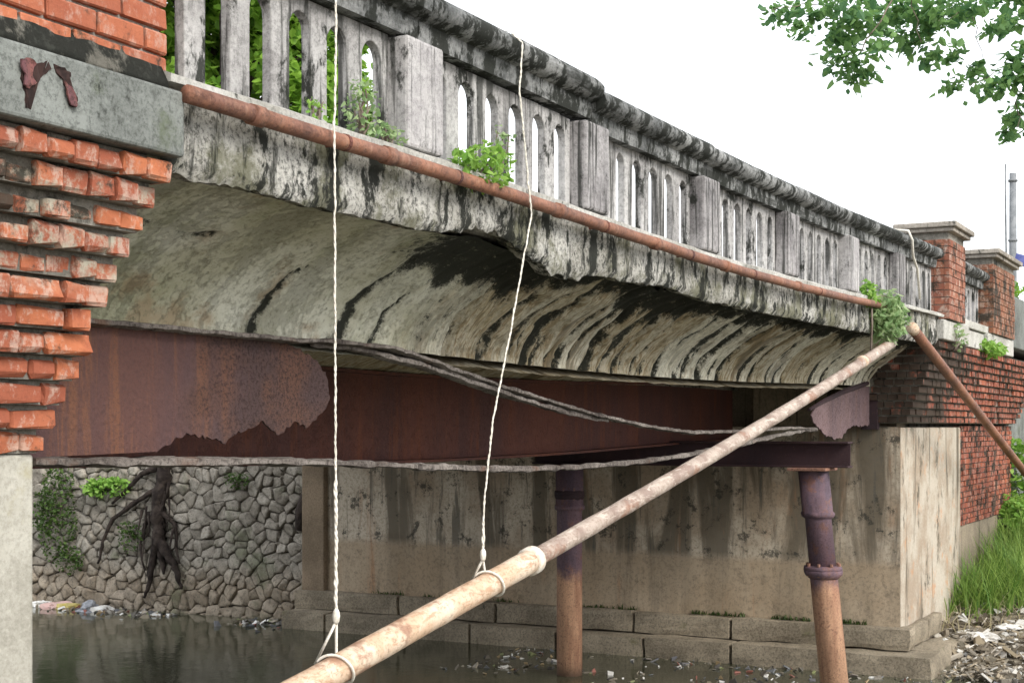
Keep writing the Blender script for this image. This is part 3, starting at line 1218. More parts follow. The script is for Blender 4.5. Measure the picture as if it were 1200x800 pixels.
g1 = empty('steel_girder', (10.5, YG, -.15), 'rust-eaten edge girder with its web gone in the middle and flanges hanging loose', 'girder')
hole_px = [(343, 404), (372, 425), (381, 440), (386, 468), (374, 486), (366, 492), (358, 503), (351, 497), (343, 495), (332, 504), (325, 509), (316, 500), (305, 493), (297, 500),
           (290, 503), (273, 508), (260, 521), (252, 514), (247, 515), (223, 508), (207, 511), (195, 521), (180, 529)]
hp = [at(a, b, YG) for a, b in hole_px]
edge = jag([(p.x, p.z) for p in hp], .018, .010, 4)
top_z = lambda x: .425 + S(x) * .8
out = [(3.2, -.14), (3.2, top_z(3.2))] + [(x, top_z(x)) for x in (4.2, 5.2)] + [(hp[0].x - .1, top_z(6))] + edge
mb = MB()
mb.extrude(out, lambda p: (p[0], YG - .007, p[1]), lambda p: (p[0], YG + .007, p[1]))


def rust_web(name='web'):
    m = Mat('corroded_web', .8, .3)
    c = m.mix(m.ramp(m.noise(1.0, 6, .6, m.scl((1.6, 1.6, .35))), .36, .64), (.105, .050, .042), (.070, .044, .050))
    s = m.noise(1.0, 8, .7, m.scl((11, 11, .8)), .3)
    c = m.mix(m.ramp(s, .50, .64, 0, .55), c, (.20, .085, .04))
    pit = m.noise(52, 10, .88)
    old = m.ramp(m.math('ADD', m.axis(0), m.math('MULTIPLY', m.noise(2.5, 5, .6), 1.2), clamp=False), 5.55, 6.2)     # deep scale towards the break
    c = m.mix(m.math('MULTIPLY', old, .9), c, m.mix(m.ramp(m.noise(2.6, 6, .6), .4, .6), (.19, .095, .065), (.12, .075, .072)))
    c = m.mix(m.math('MULTIPLY', m.ramp(pit, .49, .56), m.math('ADD', old, .45)), c, (.055, .03, .03))
    m.bump(m.math('ADD', m.math('MULTIPLY', pit, old), m.math('MULTIPLY', m.noise(30, 6, .7), .4)), 1.0, .03)
    return m.done(c)


MT['web'] = rust_web()
tag(mb.build('web', MT['web'], g1), 'left remnant of the web with a jagged flaking edge')
rp = [(950, 487), (952, 494), (960, 502), (968, 511), (978, 514), (986, 512), (993, 503), (1000, 499), (1010, 499), (1018, 498)]
rp2 = [at(a, b, YG) for a, b in rp]
tp = [at(a, b, YG) for a, b in [(1018, 450), (995, 455), (972, 465), (957, 474)]]
out = jag([(p.x, p.z) for p in rp2], .04, .014, 5) + [(p.x, p.z) for p in tp]
mb = MB()
mb.extrude(out, lambda p: (p[0], YG - .007, p[1]), lambda p: (p[0], YG + .007, p[1]))
MT['web_pale'] = rust_mat('pale_purple_rust', (.20, .135, .14), (.13, .09, .10), (.24, .14, .11), pit=.7)
tag(mb.build('web', MT['web_pale'], g1), 'right remnant of the web by the abutment')
mb = MB()
e1 = at(1019, 450, YG)
mb.box((e1.x - .02, YG - .10, -.03), (e1.x + .10, YG + .10, .53))
mb.build('end_stiffener', MT['rust_cap'], g1)
mb = MB()
pl = [at(a, b, YG - .02) for a, b in [(1016, 449), (990, 458), (965, 470), (948, 480)]]
mb.tube(pl, [.03, .03, .026, .018], 6)
mb.build('angle_iron', MT['rust_cap'], g1)
tf = [(3.3, .435), (5.0, .435), (6.05, .43)] + [(p.x, p.z) for p in (at(a, b, YG) for a, b in
      [(420, 402), (470, 412), (520, 432), (580, 452), (640, 470), (700, 487), (760, 500), (810, 507), (870, 505), (930, 501), (955, 503)])]
strip('top_flange', MT['flange'], g1, tf, .085, .014, 1, lambda x: 1 if x < 6.8 else max(.45, 1 - (x - 6.8) * .22))
strip('sagging_strip', MT['flange'], g1, [(p.x, p.z) for p in (at(a, b, YG - .05) for a, b in
      [(375, 401), (430, 410), (480, 421), (530, 438), (590, 459), (640, 475), (690, 487), (720, 493)])], .045, .016, 2, lambda x: max(.15, min(1, (x - 5.9) * 1.5, (9.6 - x) * .7)))
bf = [(p.x, p.z) for p in (at(a, b, YG) for a, b in
      [(20, 541), (150, 541), (300, 540), (420, 543), (520, 548), (600, 549.5), (680, 547), (740, 542), (800, 534), (860, 522), (910, 510), (955, 502)])]
strip('bottom_flange', MT['flange'], g1, bf, .10, .019, 3, lambda x: 1 if x < 5.6 else max(.3, 1 - (x - 5.6) * .6))

YG2 = 2.6
g2 = empty('steel_girder', (10.5, YG2, -.2), 'intact dark red-brown girder seen behind the rust-eaten one', 'girder')
mb = MB()
NG = 60
for i in range(NG + 1):
    x = 3.3 + (17.55 - 3.3) * i / NG
    sg = S(x) * 1.0
    for (y, z) in ((YG2 - .006, -.205 + sg), (YG2 - .006, .45 + sg), (YG2 + .006, .45 + sg), (YG2 + .006, -.205 + sg)):
        mb.v.append((x, y, z))
for i in range(NG):
    for k in range(4):
        a, b = i * 4 + k, i * 4 + (k + 1) % 4
        mb.f.append((a, b, b + 4, a + 4))
mb.f += [(0, 1, 2, 3), (NG * 4, NG * 4 + 1, NG * 4 + 2, NG * 4 + 3)]
mb.build('web', MT['rust_dark'], g2)
for nm, zc in (('bottom_flange', -.218), ('top_flange', .462)):
    mb = MB()
    for i in range(NG + 1):
        x = 3.3 + (17.55 - 3.3) * i / NG
        for (dy, dz) in ((-.09, -.011), (.09, -.011), (.09, .011), (-.09, .011)):
            mb.v.append((x, YG2 + dy, zc + dz + S(x)))
    for i in range(NG):
        for k in range(4):
            a, b = i * 4 + k, i * 4 + (k + 1) % 4
            mb.f.append((a, b, b + 4, a + 4))
    mb.f += [(0, 1, 2, 3), (NG * 4, NG * 4 + 1, NG * 4 + 2, NG * 4 + 3)]
    mb.build(nm, MT['rust_dark'], g2)

# ================================================================== CROSS BEAM AND COLUMNS
XC = 15.5
cb = empty('cross_beam', (XC, 2.4, -.44), 'dark purple steel cross beam lying on the two iron columns', 'beam')
mb = MB()
mb.box((XC - .008, .55, -.418), (XC + .008, 4.35, -.182))
mb.build('web', MT['rust_cap'], cb)
for nm, z in (('top_flange', -.18), ('bottom_flange', -.44)):
    mb = MB()
    mb.box((XC - .10, .55, z), (XC + .10, 4.35, z + .021))
    mb.build(nm, MT['rust_cap'], cb, bevel=.004)


def lathe(mb, prof, lean, base, n=24):
    """prof [(r, z)] turned about an axis that starts at base (top) and leans"""
    for (r, z) in prof:
        cx = base[0] + lean[0] * (base[2] - z)
        cy = base[1] + lean[1] * (base[2] - z)
        for k in range(n):
            a = 2 * pi * k / n
            rr = r * (1 + (.05 * nz(cos(a) * 3, sin(a) * 3, z * 9) if r > .17 else .012 * nz(cos(a) * 2, sin(a) * 2, z * 3)))
            mb.v.append((cx + rr * cos(a), cy + rr * sin(a), z + (.012 * nz(cos(a) * 4, sin(a) * 4, z * 7 + 3) if r > .17 else 0)))
    m = len(mb.v) - len(prof) * n
    for i in range(len(prof) - 1):
        for k in range(n):
            mb.f.append((m + i * n + k, m + i * n + (k + 1) % n, m + (i + 1) * n + (k + 1) % n, m + (i + 1) * n + k))
    mb.f.append(tuple(range(m, m + n)))
    mb.f.append(tuple(range(m + (len(prof) - 1) * n, m + len(prof) * n)))


def column(x, y, lean, label, zj):
    c = empty('steel_column', (x, y, -3.1), label, 'column', 'iron columns under the cross beam')
    top = (x, y, -.445)
    mb = MB()
    lathe(mb, [(.165, -.475), (.165, -.92), (.175, -.925), (.18, -.95), (.172, -.975), (.148, -.99), (.142, -1.0), (.145, zj)], lean, top)
    tag(mb.build('upper_shaft', MT['column_top'], c, True), 'purple rusted upper shaft')
    o = c.children[-1]
    mb = MB()
    lathe(mb, [(.148, zj - .001), (.150, zj - .10), (.152, -3.5)], lean, top)
    tag(mb.build('lower_shaft', MT['column_low'], c, True), 'orange-brown lower shaft')
    mb = MB()
    mb.box((x - .24, y - .20, -.474), (x + .26, y + .22, -.442))
    mb.build('cap_plate', MT['rust_pit'], c, bevel=.006)
    fl = MB()
    kf = 1.0 if lean[0] else .86
    lathe(fl, [(r_ * (kf if r_ > .16 else 1), z_) for r_, z_ in [(.150, zj + .055), (.205, zj + .045), (.21, zj + .012), (.205, zj + .008), (.205, zj), (.21, zj - .004), (.20, zj - .045), (.17, zj - .075), (.151, zj - .09)]], lean, top)
    f = fl.build('joint_flange', MT['rust_cap'] if lean[0] == 0 else MT['column_top'], c, True)
    for k in range(8):
        a = 2 * pi * k / 8
        bx, by = x + lean[0] * (-.445 - zj) + .175 * kf * cos(a), y + lean[1] * (-.445 - zj) + .175 * kf * sin(a)
        mb = MB()
        mb.tube([(bx, by, zj - .06), (bx, by, zj + .082)], .018, 6)
        mb.build('bolt', MT['rust_pit'], f)
    return c


column(XC - .03, .95, (.055, -.085), 'nearer iron column with bolted joint, purple above and orange below', -1.56)
column(XC, 3.9, (0, 0), 'farther iron column in shadow behind the hanging pipe', -.80)

# ================================================================== PIPES
YP = -.072
fp = empty('water_pipe', (10, YP, 1.2), 'long red-brown pipe clipped along the fascia under the balustrade', 'pipe')
pts = []
xa, xb_ = at(219, 118, YP).x, at(1050, 360, YP).x
for i in range(41):
    x = xa + (xb_ - xa) * i / 40
    pts.append((x, YP, 1.190 + S(x) + .006 * nz(x * 1.1, 5)))
mb = MB()
mb.tube(pts, .034, 14)
mb.build('pipe_run', MT['pipe'], fp, True)
for px in (300, 455, 655, 768, 850, 935):
    x = at(px, 200, YP).x
    mb = MB()
    z = 1.190 + S(x)
    mb.tube([(x - .035, YP, z), (x + .035, YP, z)], .041, 12)
    mb.build('coupling', MT['pipe'], fp, True)
    zc = 1.190 + S(x + .6)
    mb = MB()
    mb.tube([(x + .585, YP, zc), (x + .605, YP, zc)], .037, 12)
    mb.box((x + .587, YP + .02, zc - .012), (x + .603, .05, zc + .012))
    mb.build('clip', MT['rust_dark'], fp)

# broken pipe hanging in two rope slings
YH = -.12
A, J, B = at(298, 838, YH), at(622, 657, YH), at(1045, 402, YH)
d = (J - A).normalized()
hp_ = empty('hanging_pipe', tuple((A + B) / 2), 'pale peeling pipe hanging diagonally in rope slings below the span', 'pipe')
mb = MB()
L0 = A - d * 1.6
pp = [L0.lerp(J, i / 30) for i in range(31)]
mb.tube([p + Vector((0, 0, .004 * nz(i * .4))) for i, p in enumerate(pp)], [.062 + .0025 * nz(i * .7, 3) for i in range(31)], 20)
tag(mb.build('lower_pipe', MT['pipe_low'], hp_, True), 'cream lower length with peeling paint')
mb = MB()
pp = [(J - d * .05).lerp(B, i / 30) for i in range(31)]
mb.tube([p + Vector((0, 0, -.03 * sin(pi * i / 30))) for i, p in enumerate(pp)], [.050 + .003 * nz(i * .9, 8) for i in range(31)], 18)
tag(mb.build('upper_pipe', MT['pipe_up'], hp_, True), 'thinner pinkish upper length')
mb = MB()
mb.tube([J - d * .03, J - d * .025, J + d * .03, J + d * .035], [.06, .074, .074, .056], 20)
tag(mb.build('collar', MT['ring'], hp_, True), 'white collar where the two lengths meet')
for px, py in ((1010, 424),):
    c = at(px, py, YH)
    mb = MB()
    mb.tube([c - d * .035, c + d * .035], .060, 16)
    mb.build('coupling', MT['pipe_low'], hp_, True)

E0, E1 = at(1071, 387, -.13), at(1200, 552, -.13)
mb = MB()
dd = (E1 - E0)
mb.tube([E0 + dd * t for t in np.linspace(0, 1.12, 20)], .056, 14)
o = mb.build('drain_pipe', MT['pipe'], None, True, base=tuple((E0 + E1) / 2))
tag(o, 'red-brown pipe falling away to the right in front of the far brickwork', 'pipe')
c = MB()
c.tube([E0 - dd.normalized() * .0, E0 - dd.normalized() * .10], .062, 14)
c.build('pale_end', MT['pipe_low'], o, True)

# ================================================================== ROPES
def axis_point(px):
    """point of the hanging pipe's axis"""
    lo, hi = 0.0, 2.5
    for _ in range(40):
        m = (lo + hi) / 2
        p = A + d * ((J - A).length * m)
        k = (p.x * ST - (p.y - CY) * CT) / (p.x * CT + (p.y - CY) * ST) * 1700 + 600
        if k < px: lo = m
        else: hi = m
    return A + d * ((J - A).length * lo)


def sling(name, pts, pipe_px, split, label, thick_from):
    base = pts[-1]
    o = empty(name, tuple(base), label, 'rope')
    r = []
    fine = []
    for a, b in zip(pts[:-1], pts[1:]):
        a, b = Vector(a), Vector(b)
        k = max(2, int((b - a).length / .008))
        fine += [a.lerp(b, i / k) for i in range(k)]
    fine.append(Vector(pts[-1]))
    out, rad = [], []
    for i, p in enumerate(fine):
        th = .0066 if p.z < thick_from else .0044
        rad.append(th * (1 + .35 * nz(i * .15, 2)))
        out.append(p + Vector((.004 * nz(i * .08, 1), .004 * nz(i * .08, 5), 0)))
    for ph in (0, pi):
        mb = MB()
        mb.tube([p + Vector((cos(i * .75 + ph + 3 * nz(i * .05, 3)), sin(i * .75 + ph + 3 * nz(i * .05, 3)), 0)) * rad[i] * .4 for i, p in enumerate(out)], [r_ * .8 for r_ in rad], 7)
        mb.build('strand', MT['rope'], o, True)
    k = Vector(pts[-1])
    mb = MB()
    mb.tube([k + Vector((0, 0, .03)), k + Vector((0, 0, .018)), k, k - Vector((0, 0, .02)), k - Vector((0, 0, .03))], [.008, .014, .016, .013, .007], 8)
    mb.build('knot', MT['rope'], o, True)
    c = axis_point(pipe_px)
    side = Vector((0, -1, 0))
    upv = d.cross(side).normalized()
    if upv.z < 0: upv = -upv
    # the two legs of the sling, then the turn round the pipe
    c0 = c - d * .08
    c1 = c + d * .06
    ring = []
    for i in range(25):
        a = radians(-60) + radians(300) * i / 24 + pi / 2
        q = c0.lerp(c1, i / 24)
        ring.append(q + (side * sin(a - pi / 2) * .072 + upv * cos(a - pi / 2) * .072))
    path = [k - Vector((0, 0, .02))] + ring + [k - Vector((0, 0, .02))]
    mb = MB()
    mb.tube(path, .0062, 7)
    mb.build('loop', MT['rope'], o, True)
    return o


yr = -.13
R1t = at(390, 118, yr)
k1 = at(394, 722, yr)
top = at(392, -20, -.095)
zrail = 2.06
x1 = top.x
sling('rope', [(x1, .09, zrail), (x1, -.03, zrail - .01), (x1 + .0, -.09, zrail - .10), (x1, -.105, zrail - .25), tuple(at(392, 160, yr)), tuple(at(393, 450, yr)), tuple(k1)],
      398, 0, 'thin white rope hung straight from the rail, left sling of the pipe', at(0, 570, yr).z * 1.2)
t2 = at(612, 50, -.085)
k2 = at(566, 650, yr)
sling('rope', [(t2.x - .05, .10, 2.06 + S(t2.x)), (t2.x - .02, -.02, 2.05 + S(t2.x)), tuple(t2), tuple(at(609, 110, -.10)), tuple(at(623, 250, yr)), tuple(at(598, 390, yr)), tuple(at(578, 490, yr)), tuple(at(567, 590, yr)), tuple(k2)],
      576, 0, 'white rope slanting across the vault, right sling of the pipe', -.45)
# cord tied round the far end of the rail
t3 = at(1069, 270, -.09)
mb = MB()
mb.tube([(t3.x, .12, 2.07 + S(t3.x)), (t3.x, -.05, 2.05 + S(t3.x)), (t3.x + .0, -.09, 1.95 + S(t3.x)), tuple(at(1070, 300, -.06)), tuple(at(1075, 315, .0)), tuple(at(1078, 350, .05))], .014, 7)
o = mb.build('rope', MT['rope'], None, True, base=tuple(t3))
tag(o, 'short grey cord tied over the rail near the far brick pillar', 'rope')
# dead vine stalks hanging by the bush at the end of the fascia
mb = MB()
mb.tube([tuple(at(1021, 345, -.05)), tuple(at(1022, 380, -.06)), tuple(at(1020, 425, -.05))], .010, 6)
o = mb.build('vine_stalk', MT['twig'], None, True, base=tuple(at(1021, 425, -.05)))
tag(o, 'thin dry stalk hanging below the fascia beside the far shrub', 'vine')

# ================================================================== STONE RIVER WALL
XW = 17.75
sw = empty('stone_wall', (XW, 12.2, -3.0), 'rough rubble stone river wall with dark joints left of the abutment', 'wall')
mb = MB()


def back(u, v):
    y = 9.2 + u * 16
    z = -3.4 + v * 3.9
    return (XW + .10 + .10 * (z + 3) + .03 * nz(y * 2, z * 2), y, z)


rough_grid(back, 60, 20, mb, True)
mb.build('backing', MT['stone_joint'], sw, True, fix=False)
rs = random.Random(11)
Y0, Y1, Z0, Z1 = 9.15, 15.0, -3.08, -.45
cells = []
rows = 18
for j in range(rows):
    cols = rs.choice((20, 23, 26, 28))
    for i in range(cols):
        y = Y0 + (i + .5 + (.5 if j % 2 else 0) + rs.uniform(-.42, .42)) / cols * (Y1 - Y0)
        z = Z0 + (j + .5 + rs.uniform(-.42, .42)) / rows * (Z1 - Z0)
        if rs.random() > .03: cells.append((y, z))


def clip(poly, nx, ny, c):
    out = []
    for a, b in zip(poly, poly[1:] + poly[:1]):
        da, db = nx * a[0] + ny * a[1] - c, nx * b[0] + ny * b[1] - c
        if da <= 0: out.append(a)
        if da * db < 0:
            t = da / (da - db)
            out.append((a[0] + (b[0] - a[0]) * t, a[1] + (b[1] - a[1]) * t))
    return out


def stone_mesh(poly, c, gap):
    # shrink, drop tiny edges, round the outline
    P = []
    for a, b in zip(poly, poly[1:] + poly[:1]):
        A2, B2 = Vector(a), Vector(b)
        P += [A2.lerp(B2, .13), A2.lerp(B2, .87)]
    cc = Vector(c)
    n = len(P)
    rings = []
    hh = rs.uniform(.015, .06)
    tx, tz = rs.uniform(-.3, .3), rs.uniform(-.3, .3)
    for f, dx in ((1.0, .10), (.98, -hh * .55), (.88, -hh * .9), (.5, -hh * 1.02)):
        ring = []
        for p in P:
            q = cc + (p - cc) * (f * (1 - gap / max(.06, (p - cc).length)))
            bx = XW + .06 + .10 * (q.y + 3) + dx + (tx * (q.x - cc.x) + tz * (q.y - cc.y) if dx < 0 else 0) + .035 * nz(q.x * 8, q.y * 8, dx * 20)
            ring.append((bx, q.x + .02 * nz(q.x * 9, q.y * 9, 3), q.y + .02 * nz(q.x * 9, q.y * 9, 7)))
        rings.append(ring)
    mb = MB()
    vs = [p for r in rings for p in r] + [(XW + .06 + .10 * (cc.y + 3) - hh * 1.12, cc.x, cc.y)]
    fs = []
    for r in range(3):
        for k in range(n):
            fs.append((r * n + k, r * n + (k + 1) % n, (r + 1) * n + (k + 1) % n, (r + 1) * n + k))
    for k in range(n):
        fs.append((3 * n + k, 3 * n + (k + 1) % n, 4 * n))
    mb.add(vs, fs)
    return mb


built = []
for i, (y, z) in enumerate(cells):
    poly = [(y - .8, z - .6), (y + .8, z - .6), (y + .8, z + .6), (y - .8, z + .6)]
    for j, (y2, z2) in enumerate(cells):
        if i == j or abs(y2 - y) > 1.2 or abs(z2 - z) > 1: continue
        nx, ny = y2 - y, z2 - z
        poly = clip(poly, nx, ny, (nx * (y + y2) + ny * (z + z2)) / 2)
        if len(poly) < 3: break
    if len(poly) < 3: continue
    # clean doubled corners
    q = [p for p, p2 in zip(poly, poly[1:] + poly[:1]) if math.dist(p, p2) > .03]
    if len(q) < 3: continue
    poly = [(p[0], max(Z0 - .1, p[1])) for p in q]
    c = (sum(p[0] for p in poly) / len(poly), sum(p[1] for p in poly) / len(poly))
    area = abs(sum(a[0] * b[1] - b[0] * a[1] for a, b in zip(poly, poly[1:] + poly[:1]))) / 2
    built.append((area, stone_mesh(poly, c, .007)))
built.sort(key=lambda t: -t[0])
rest = MB()
for k, (area, smb) in enumerate(built):
    if k < 300:
        smb.build('stone', MT['stone'], sw, True)
    else:
        rest.add(smb.v, smb.f)
rest.build('small_stones', MT['stone'], sw, True)['kind'] = 'stuff'

# small chinking stones wedged into the joints
mb = MB()
rc = random.Random(4)
for _ in range(900):
    y, z = rc.uniform(Y0, Y1 + .3), rc.uniform(Z0, Z1 + .4)
    near = sorted(math.hypot(y - a, z - b) for a, b in cells)[:2]
    if near[1] - near[0] > .05: continue
    s = rc.uniform(.02, .05)
    c = Vector((XW + .06 + .10 * (z + 3) - rc.uniform(-.02, .03), y, z))
    k = [c + Vector((-s * rc.uniform(.3, 1), 0, 0))] + [c + Vector((rc.uniform(0, s), s * 1.3 * cos(a) * rc.uniform(.6, 1.2), s * sin(a) * rc.uniform(.6, 1.2))) for a in np.linspace(0, 2 * pi, 6, False)]
    mb.add(k, [(0, 1 + i, 1 + (i + 1) % 6) for i in range(6)])
ch = mb.build('chinking', MT['stone'], sw)
ch['kind'] = 'stuff'

# ================================================================== PLANTS
def leaf_cloud(mb, c, rad, n, size, rng, flat=.5, droop=0.3, shell=.35):
    """n small folded leaves spread through an ellipsoid"""
    c = Vector(c)
    for _ in range(n):
        while True:
            p = Vector((rng.uniform(-1, 1), rng.uniform(-1, 1), rng.uniform(-1, 1)))
            if p.length <= 1: break
        p = p.normalized() * (p.length ** shell if p.length > 0 else 0)
        q = c + Vector((p.x * rad[0], p.y * rad[1], p.z * rad[2]))
        leaf(mb, q, size * rng.uniform(.6, 1.35), rng, droop)


def leaf(mb, q, s, rng, droop=.3, ax=None):
    a = ax or Vector((rng.uniform(-1, 1), rng.uniform(-1, 1), rng.uniform(-1, .6) - droop)).normalized()
    b = a.cross(Vector((rng.uniform(-.6, .6), rng.uniform(-.6, .6), 1))).normalized()
    nrm = a.cross(b)
    w = s * .36
    v = [q, q + a * s * .35 + b * w + nrm * w * .35, q + a * s * .8 + b * w * .55 + nrm * w * .2, q + a * s,
         q + a * s * .8 - b * w * .55 + nrm * w * .2, q + a * s * .35 - b * w + nrm * w * .35]
    mb.add(v, [(0, 1, 2, 3), (0, 3, 4, 5)])


def branch_to(mb, a, b, r0, r1, rng, wob=.12, n=7):
    a, b = Vector(a), Vector(b)
    L = (b - a).length
    pts = [a.lerp(b, i / n) + (Vector((rng.uniform(-1, 1), rng.uniform(-1, 1), rng.uniform(-1, 1))) * wob * L * .25 if 0 < i < n else Vector()) for i in range(n + 1)]
    mb.tube(pts, [r0 + (r1 - r0) * i / n for i in range(n + 1)], 7)
    return pts


def tree(base, h, clumps, label, leafmat, rng, leaf_n, leaf_s, trunk_r=.2, name='tree'):
    base = Vector(base)
    t = empty(name, tuple(base), label, 'tree')
    tr, cr = MB(), MB()
    fork = base + Vector((0, 0, h * .45))
    branch_to(tr, base - Vector((0, 0, .3)), fork, trunk_r, trunk_r * .7, rng, .06)
    for (c, rad) in clumps:
        c = Vector(c)
        pts = branch_to(tr, fork, c, trunk_r * .5, .02, rng, .25)
        vol = rad[0] * rad[1] * rad[2]
        nsub = 9
        for k in range(nsub):
            o = Vector((rng.gauss(0, .5) * rad[0], rng.gauss(0, .5) * rad[1], rng.gauss(0, .5) * rad[2]))
            sr = rng.uniform(.28, .5)
            branch_to(tr, c, c + o, .02, .006, rng, .2, 4)
            leaf_cloud(cr, c + o, (rad[0] * sr, rad[1] * sr, rad[2] * sr), leaf_n // nsub, leaf_s, rng, shell=.6)
    tr.build('trunk', MT['bark'], t, True)
    cr.build('crown', leafmat, t, fix=False)
    return t


rt = random.Random(21)
# bright trees on the far bank behind the left half of the bridge


def by_depth(px, py, w):
    k = (px - 600) / 1700.0
    r = k * w
    return Vector((w * CT + r * ST, CY + w * ST - r * CT, (500 - py) / 1700.0 * w))


c0 = by_depth(260, 500, 27)
cl = [(by_depth(px + rt.uniform(-14, 14), py + rt.uniform(-15, 15), 27 + rt.uniform(-1.6, 1.6)), (1.25, 1.25, 1.0))
      for px in (175, 225, 275, 325) for py in (-90, -35, 20, 75, 130, 185)]
tree((c0.x, c0.y, .3), 9, cl, 'bright green leafy tree behind the left end of the balustrade', MT['leaf_tree'], rt, 900, .21, .22)
c1 = by_depth(385, 500, 31)
cl = [(by_depth(px + rt.uniform(-6, 6), py, 31 + rt.uniform(-1, 1)), (.9, .9, .9)) for px, py in ((365, 40), (375, 85), (385, 130), (372, 180), (405, 120), (410, 165), (430, 200))]
tree((c1.x, c1.y, .3), 6, cl, 'smaller green tree showing through the middle slots of the first panel', MT['leaf_tree'], rt, 800, .2, .16)

# tree overhanging the upper right corner: trunk stands on the right bank outside the picture


tb = by_depth(1420, 800, 20)
tb.z = ground_h(tb.x, tb.y)
ot = empty('overhanging_tree', tuple(tb), 'tree reaching dark leafy sprays into the upper right corner of the sky', 'tree')
tr, cr = MB(), MB()
fork = tb + Vector((0, 0, 6.5))
branch_to(tr, tb - Vector((0, 0, .3)), fork, .28, .2, rt, .05)
crown_c = by_depth(1400, -160, 20)
branch_to(tr, fork, crown_c, .18, .05, rt, .1)
for _ in range(14):
    o = crown_c + Vector((rt.gauss(0, 1.3), rt.gauss(0, 1.3), rt.gauss(0, .7)))
    leaf_cloud(cr, o, (.8, .8, .5), 160, .16, rt)
twigs = [((1400, -140), (1215, -60), .05), ((1215, -60), (1060, -35), .035), ((1060, -35), (960, 5), .018), ((960, 5), (905, 12), .008),
         ((1060, -35), (1010, 60), .014), ((1215, -60), (1140, 15), .016), ((1140, 15), (1152, 70), .008), ((1400, -140), (1260, 20), .03), ((1260, 20), (1195, 95), .016),
         ((1195, 95), (1165, 85), .010), ((1195, 95), (1192, 150), .010), ((1165, 85), (1120, 108), .006), ((1060, -35), (1080, 50), .01), ((1140, 15), (1100, 25), .007)]
dep = {}


def dp(p):
    if p not in dep: dep[p] = by_depth(p[0], p[1], 20 + rt.uniform(-.9, .9))
    return dep[p]


for a, b, r in twigs:
    branch_to(tr, dp(a), dp(b), r, r * .55, rt, .18, 6)
for (px, py, n, rx, ry) in [(918, 12, 40, 22, 16), (938, 28, 26, 14, 12), (965, 8, 60, 30, 16), (985, 40, 60, 22, 20), (990, 70, 60, 22, 20), (1010, 88, 34, 14, 12),
                            (1005, 20, 70, 32, 20), (1040, 25, 80, 34, 22), (1060, 8, 60, 32, 16), (1070, 48, 46, 20, 14), (1030, 55, 30, 18, 14), (1095, 10, 50, 20, 16), (1095, 22, 20, 14, 10),
                            (1122, 12, 60, 22, 18), (1140, 8, 40, 20, 14), (1168, 28, 34, 16, 12), (1186, 25, 28, 12, 12), (1096, 58, 26, 12, 14), (1118, 62, 20, 10, 12), (1120, 98, 30, 16, 12),
                            (1140, 82, 24, 14, 10), (1165, 98, 34, 18, 12), (1185, 85, 50, 16, 18), (1198, 60, 40, 14, 20), (1192, 130, 34, 10, 18), (1186, 150, 22, 9, 12), (1215, 90, 60, 20, 30),
                            (1010, -15, 90, 50, 16), (1110, -20, 90, 60, 16), (1190, -10, 60, 30, 20), (1240, 30, 90, 30, 40)]:
    c = by_depth(px, py, 20 + rt.uniform(-.8, .8))
    for _ in range(int(n * 1.9)):
        dx, dz = rt.gauss(0, .5), rt.gauss(0, .5)
        q = c + Vector((ST, -CT, 0)) * dx * rx * 20 / 1700 + Vector((0, 0, 1)) * dz * ry * 20 / 1700 + Vector((CT, ST, 0)) * rt.gauss(0, .22)
        leaf(cr, q, rt.uniform(.08, .18), rt, .35)
tr.build('trunk', MT['twig'], ot, True)
cr.build('crown', MT['leaf_hang'], ot, fix=False)


def shrub(name, c, rad, n, size, mat, label, stems=5, base=None, rng=rt, cat='plant'):
    c = Vector(c)
    base = Vector(base) if base else c - Vector((0, 0, rad[2]))
    o = empty(name, tuple(base), label, cat)
    st, lf = MB(), MB()
    for _ in range(stems):
        tip = c + Vector((rng.uniform(-.7, .7) * rad[0], rng.uniform(-.7, .7) * rad[1], rng.uniform(-.2, .9) * rad[2]))
        branch_to(st, base, tip, .008, .003, rng, .25, 5)
        leaf_cloud(lf, tip, (rad[0] * .45, rad[1] * .45, rad[2] * .4), n // (2 * stems), size, rng)
    leaf_cloud(lf, c, rad, n // 2, size, rng)
    st.build('stem', MT['twig'], o, True)
    lf.build('foliage', mat, o, fix=False)
    return o


p = at(565, 196, -.04)
shrub('shrub', (p.x, -.04, p.z), (.22, .11, .11), 420, .042, MT['leaf_bush'], 'bright green bushy shrub sprouting over the red-brown pipe', 8, (p.x + .03, .02, p.z - .11))
p = at(592, 178, .0)
shrub('weed', (p.x, .02, p.z), (.06, .05, .12), 60, .032, MT['leaf_pale'], 'pale weed sprig just right of the bright green shrub', 4, (p.x, .03, p.z - .12))
p = at(425, 140, .03)
shrub('weed', (p.x, .03, p.z + .02), (.13, .06, .16), 200, .03, MT['leaf_pale'], 'wispy pale weeds on the ledge left of the first post', 9, (p.x, .04, 1.28))
p = at(455, 160, .02)
shrub('weed', (p.x, .02, p.z), (.12, .05, .06), 130, .026, MT['leaf_pale'], 'low weeds creeping along the ledge at the foot of the first post', 7, (p.x, .03, p.z - .07))
p = at(372, 128, .02)
shrub('weed', (p.x, .02, p.z - .0), (.05, .04, .05), 40, .024, MT['leaf_bush'], 'tiny weed on the ledge beside the left rope', 4, (p.x, .03, p.z - .06))
p = at(1042, 372, -.12)
shrub('shrub', (p.x, -.12, p.z), (.30, .16, .24), 620, .075, MT['leaf_pale'], 'pale green shrub hanging where the pipes meet at the far end', 9, (p.x - .2, .0, p.z + .2))
p = at(1020, 345, -.03)
shrub('weed', (p.x, -.03, p.z), (.14, .06, .13), 150, .06, MT['leaf_bush'], 'green weed clinging to the ledge above the far shrub', 5, (p.x, .0, p.z - .12))
p = at(1160, 408, -.02)
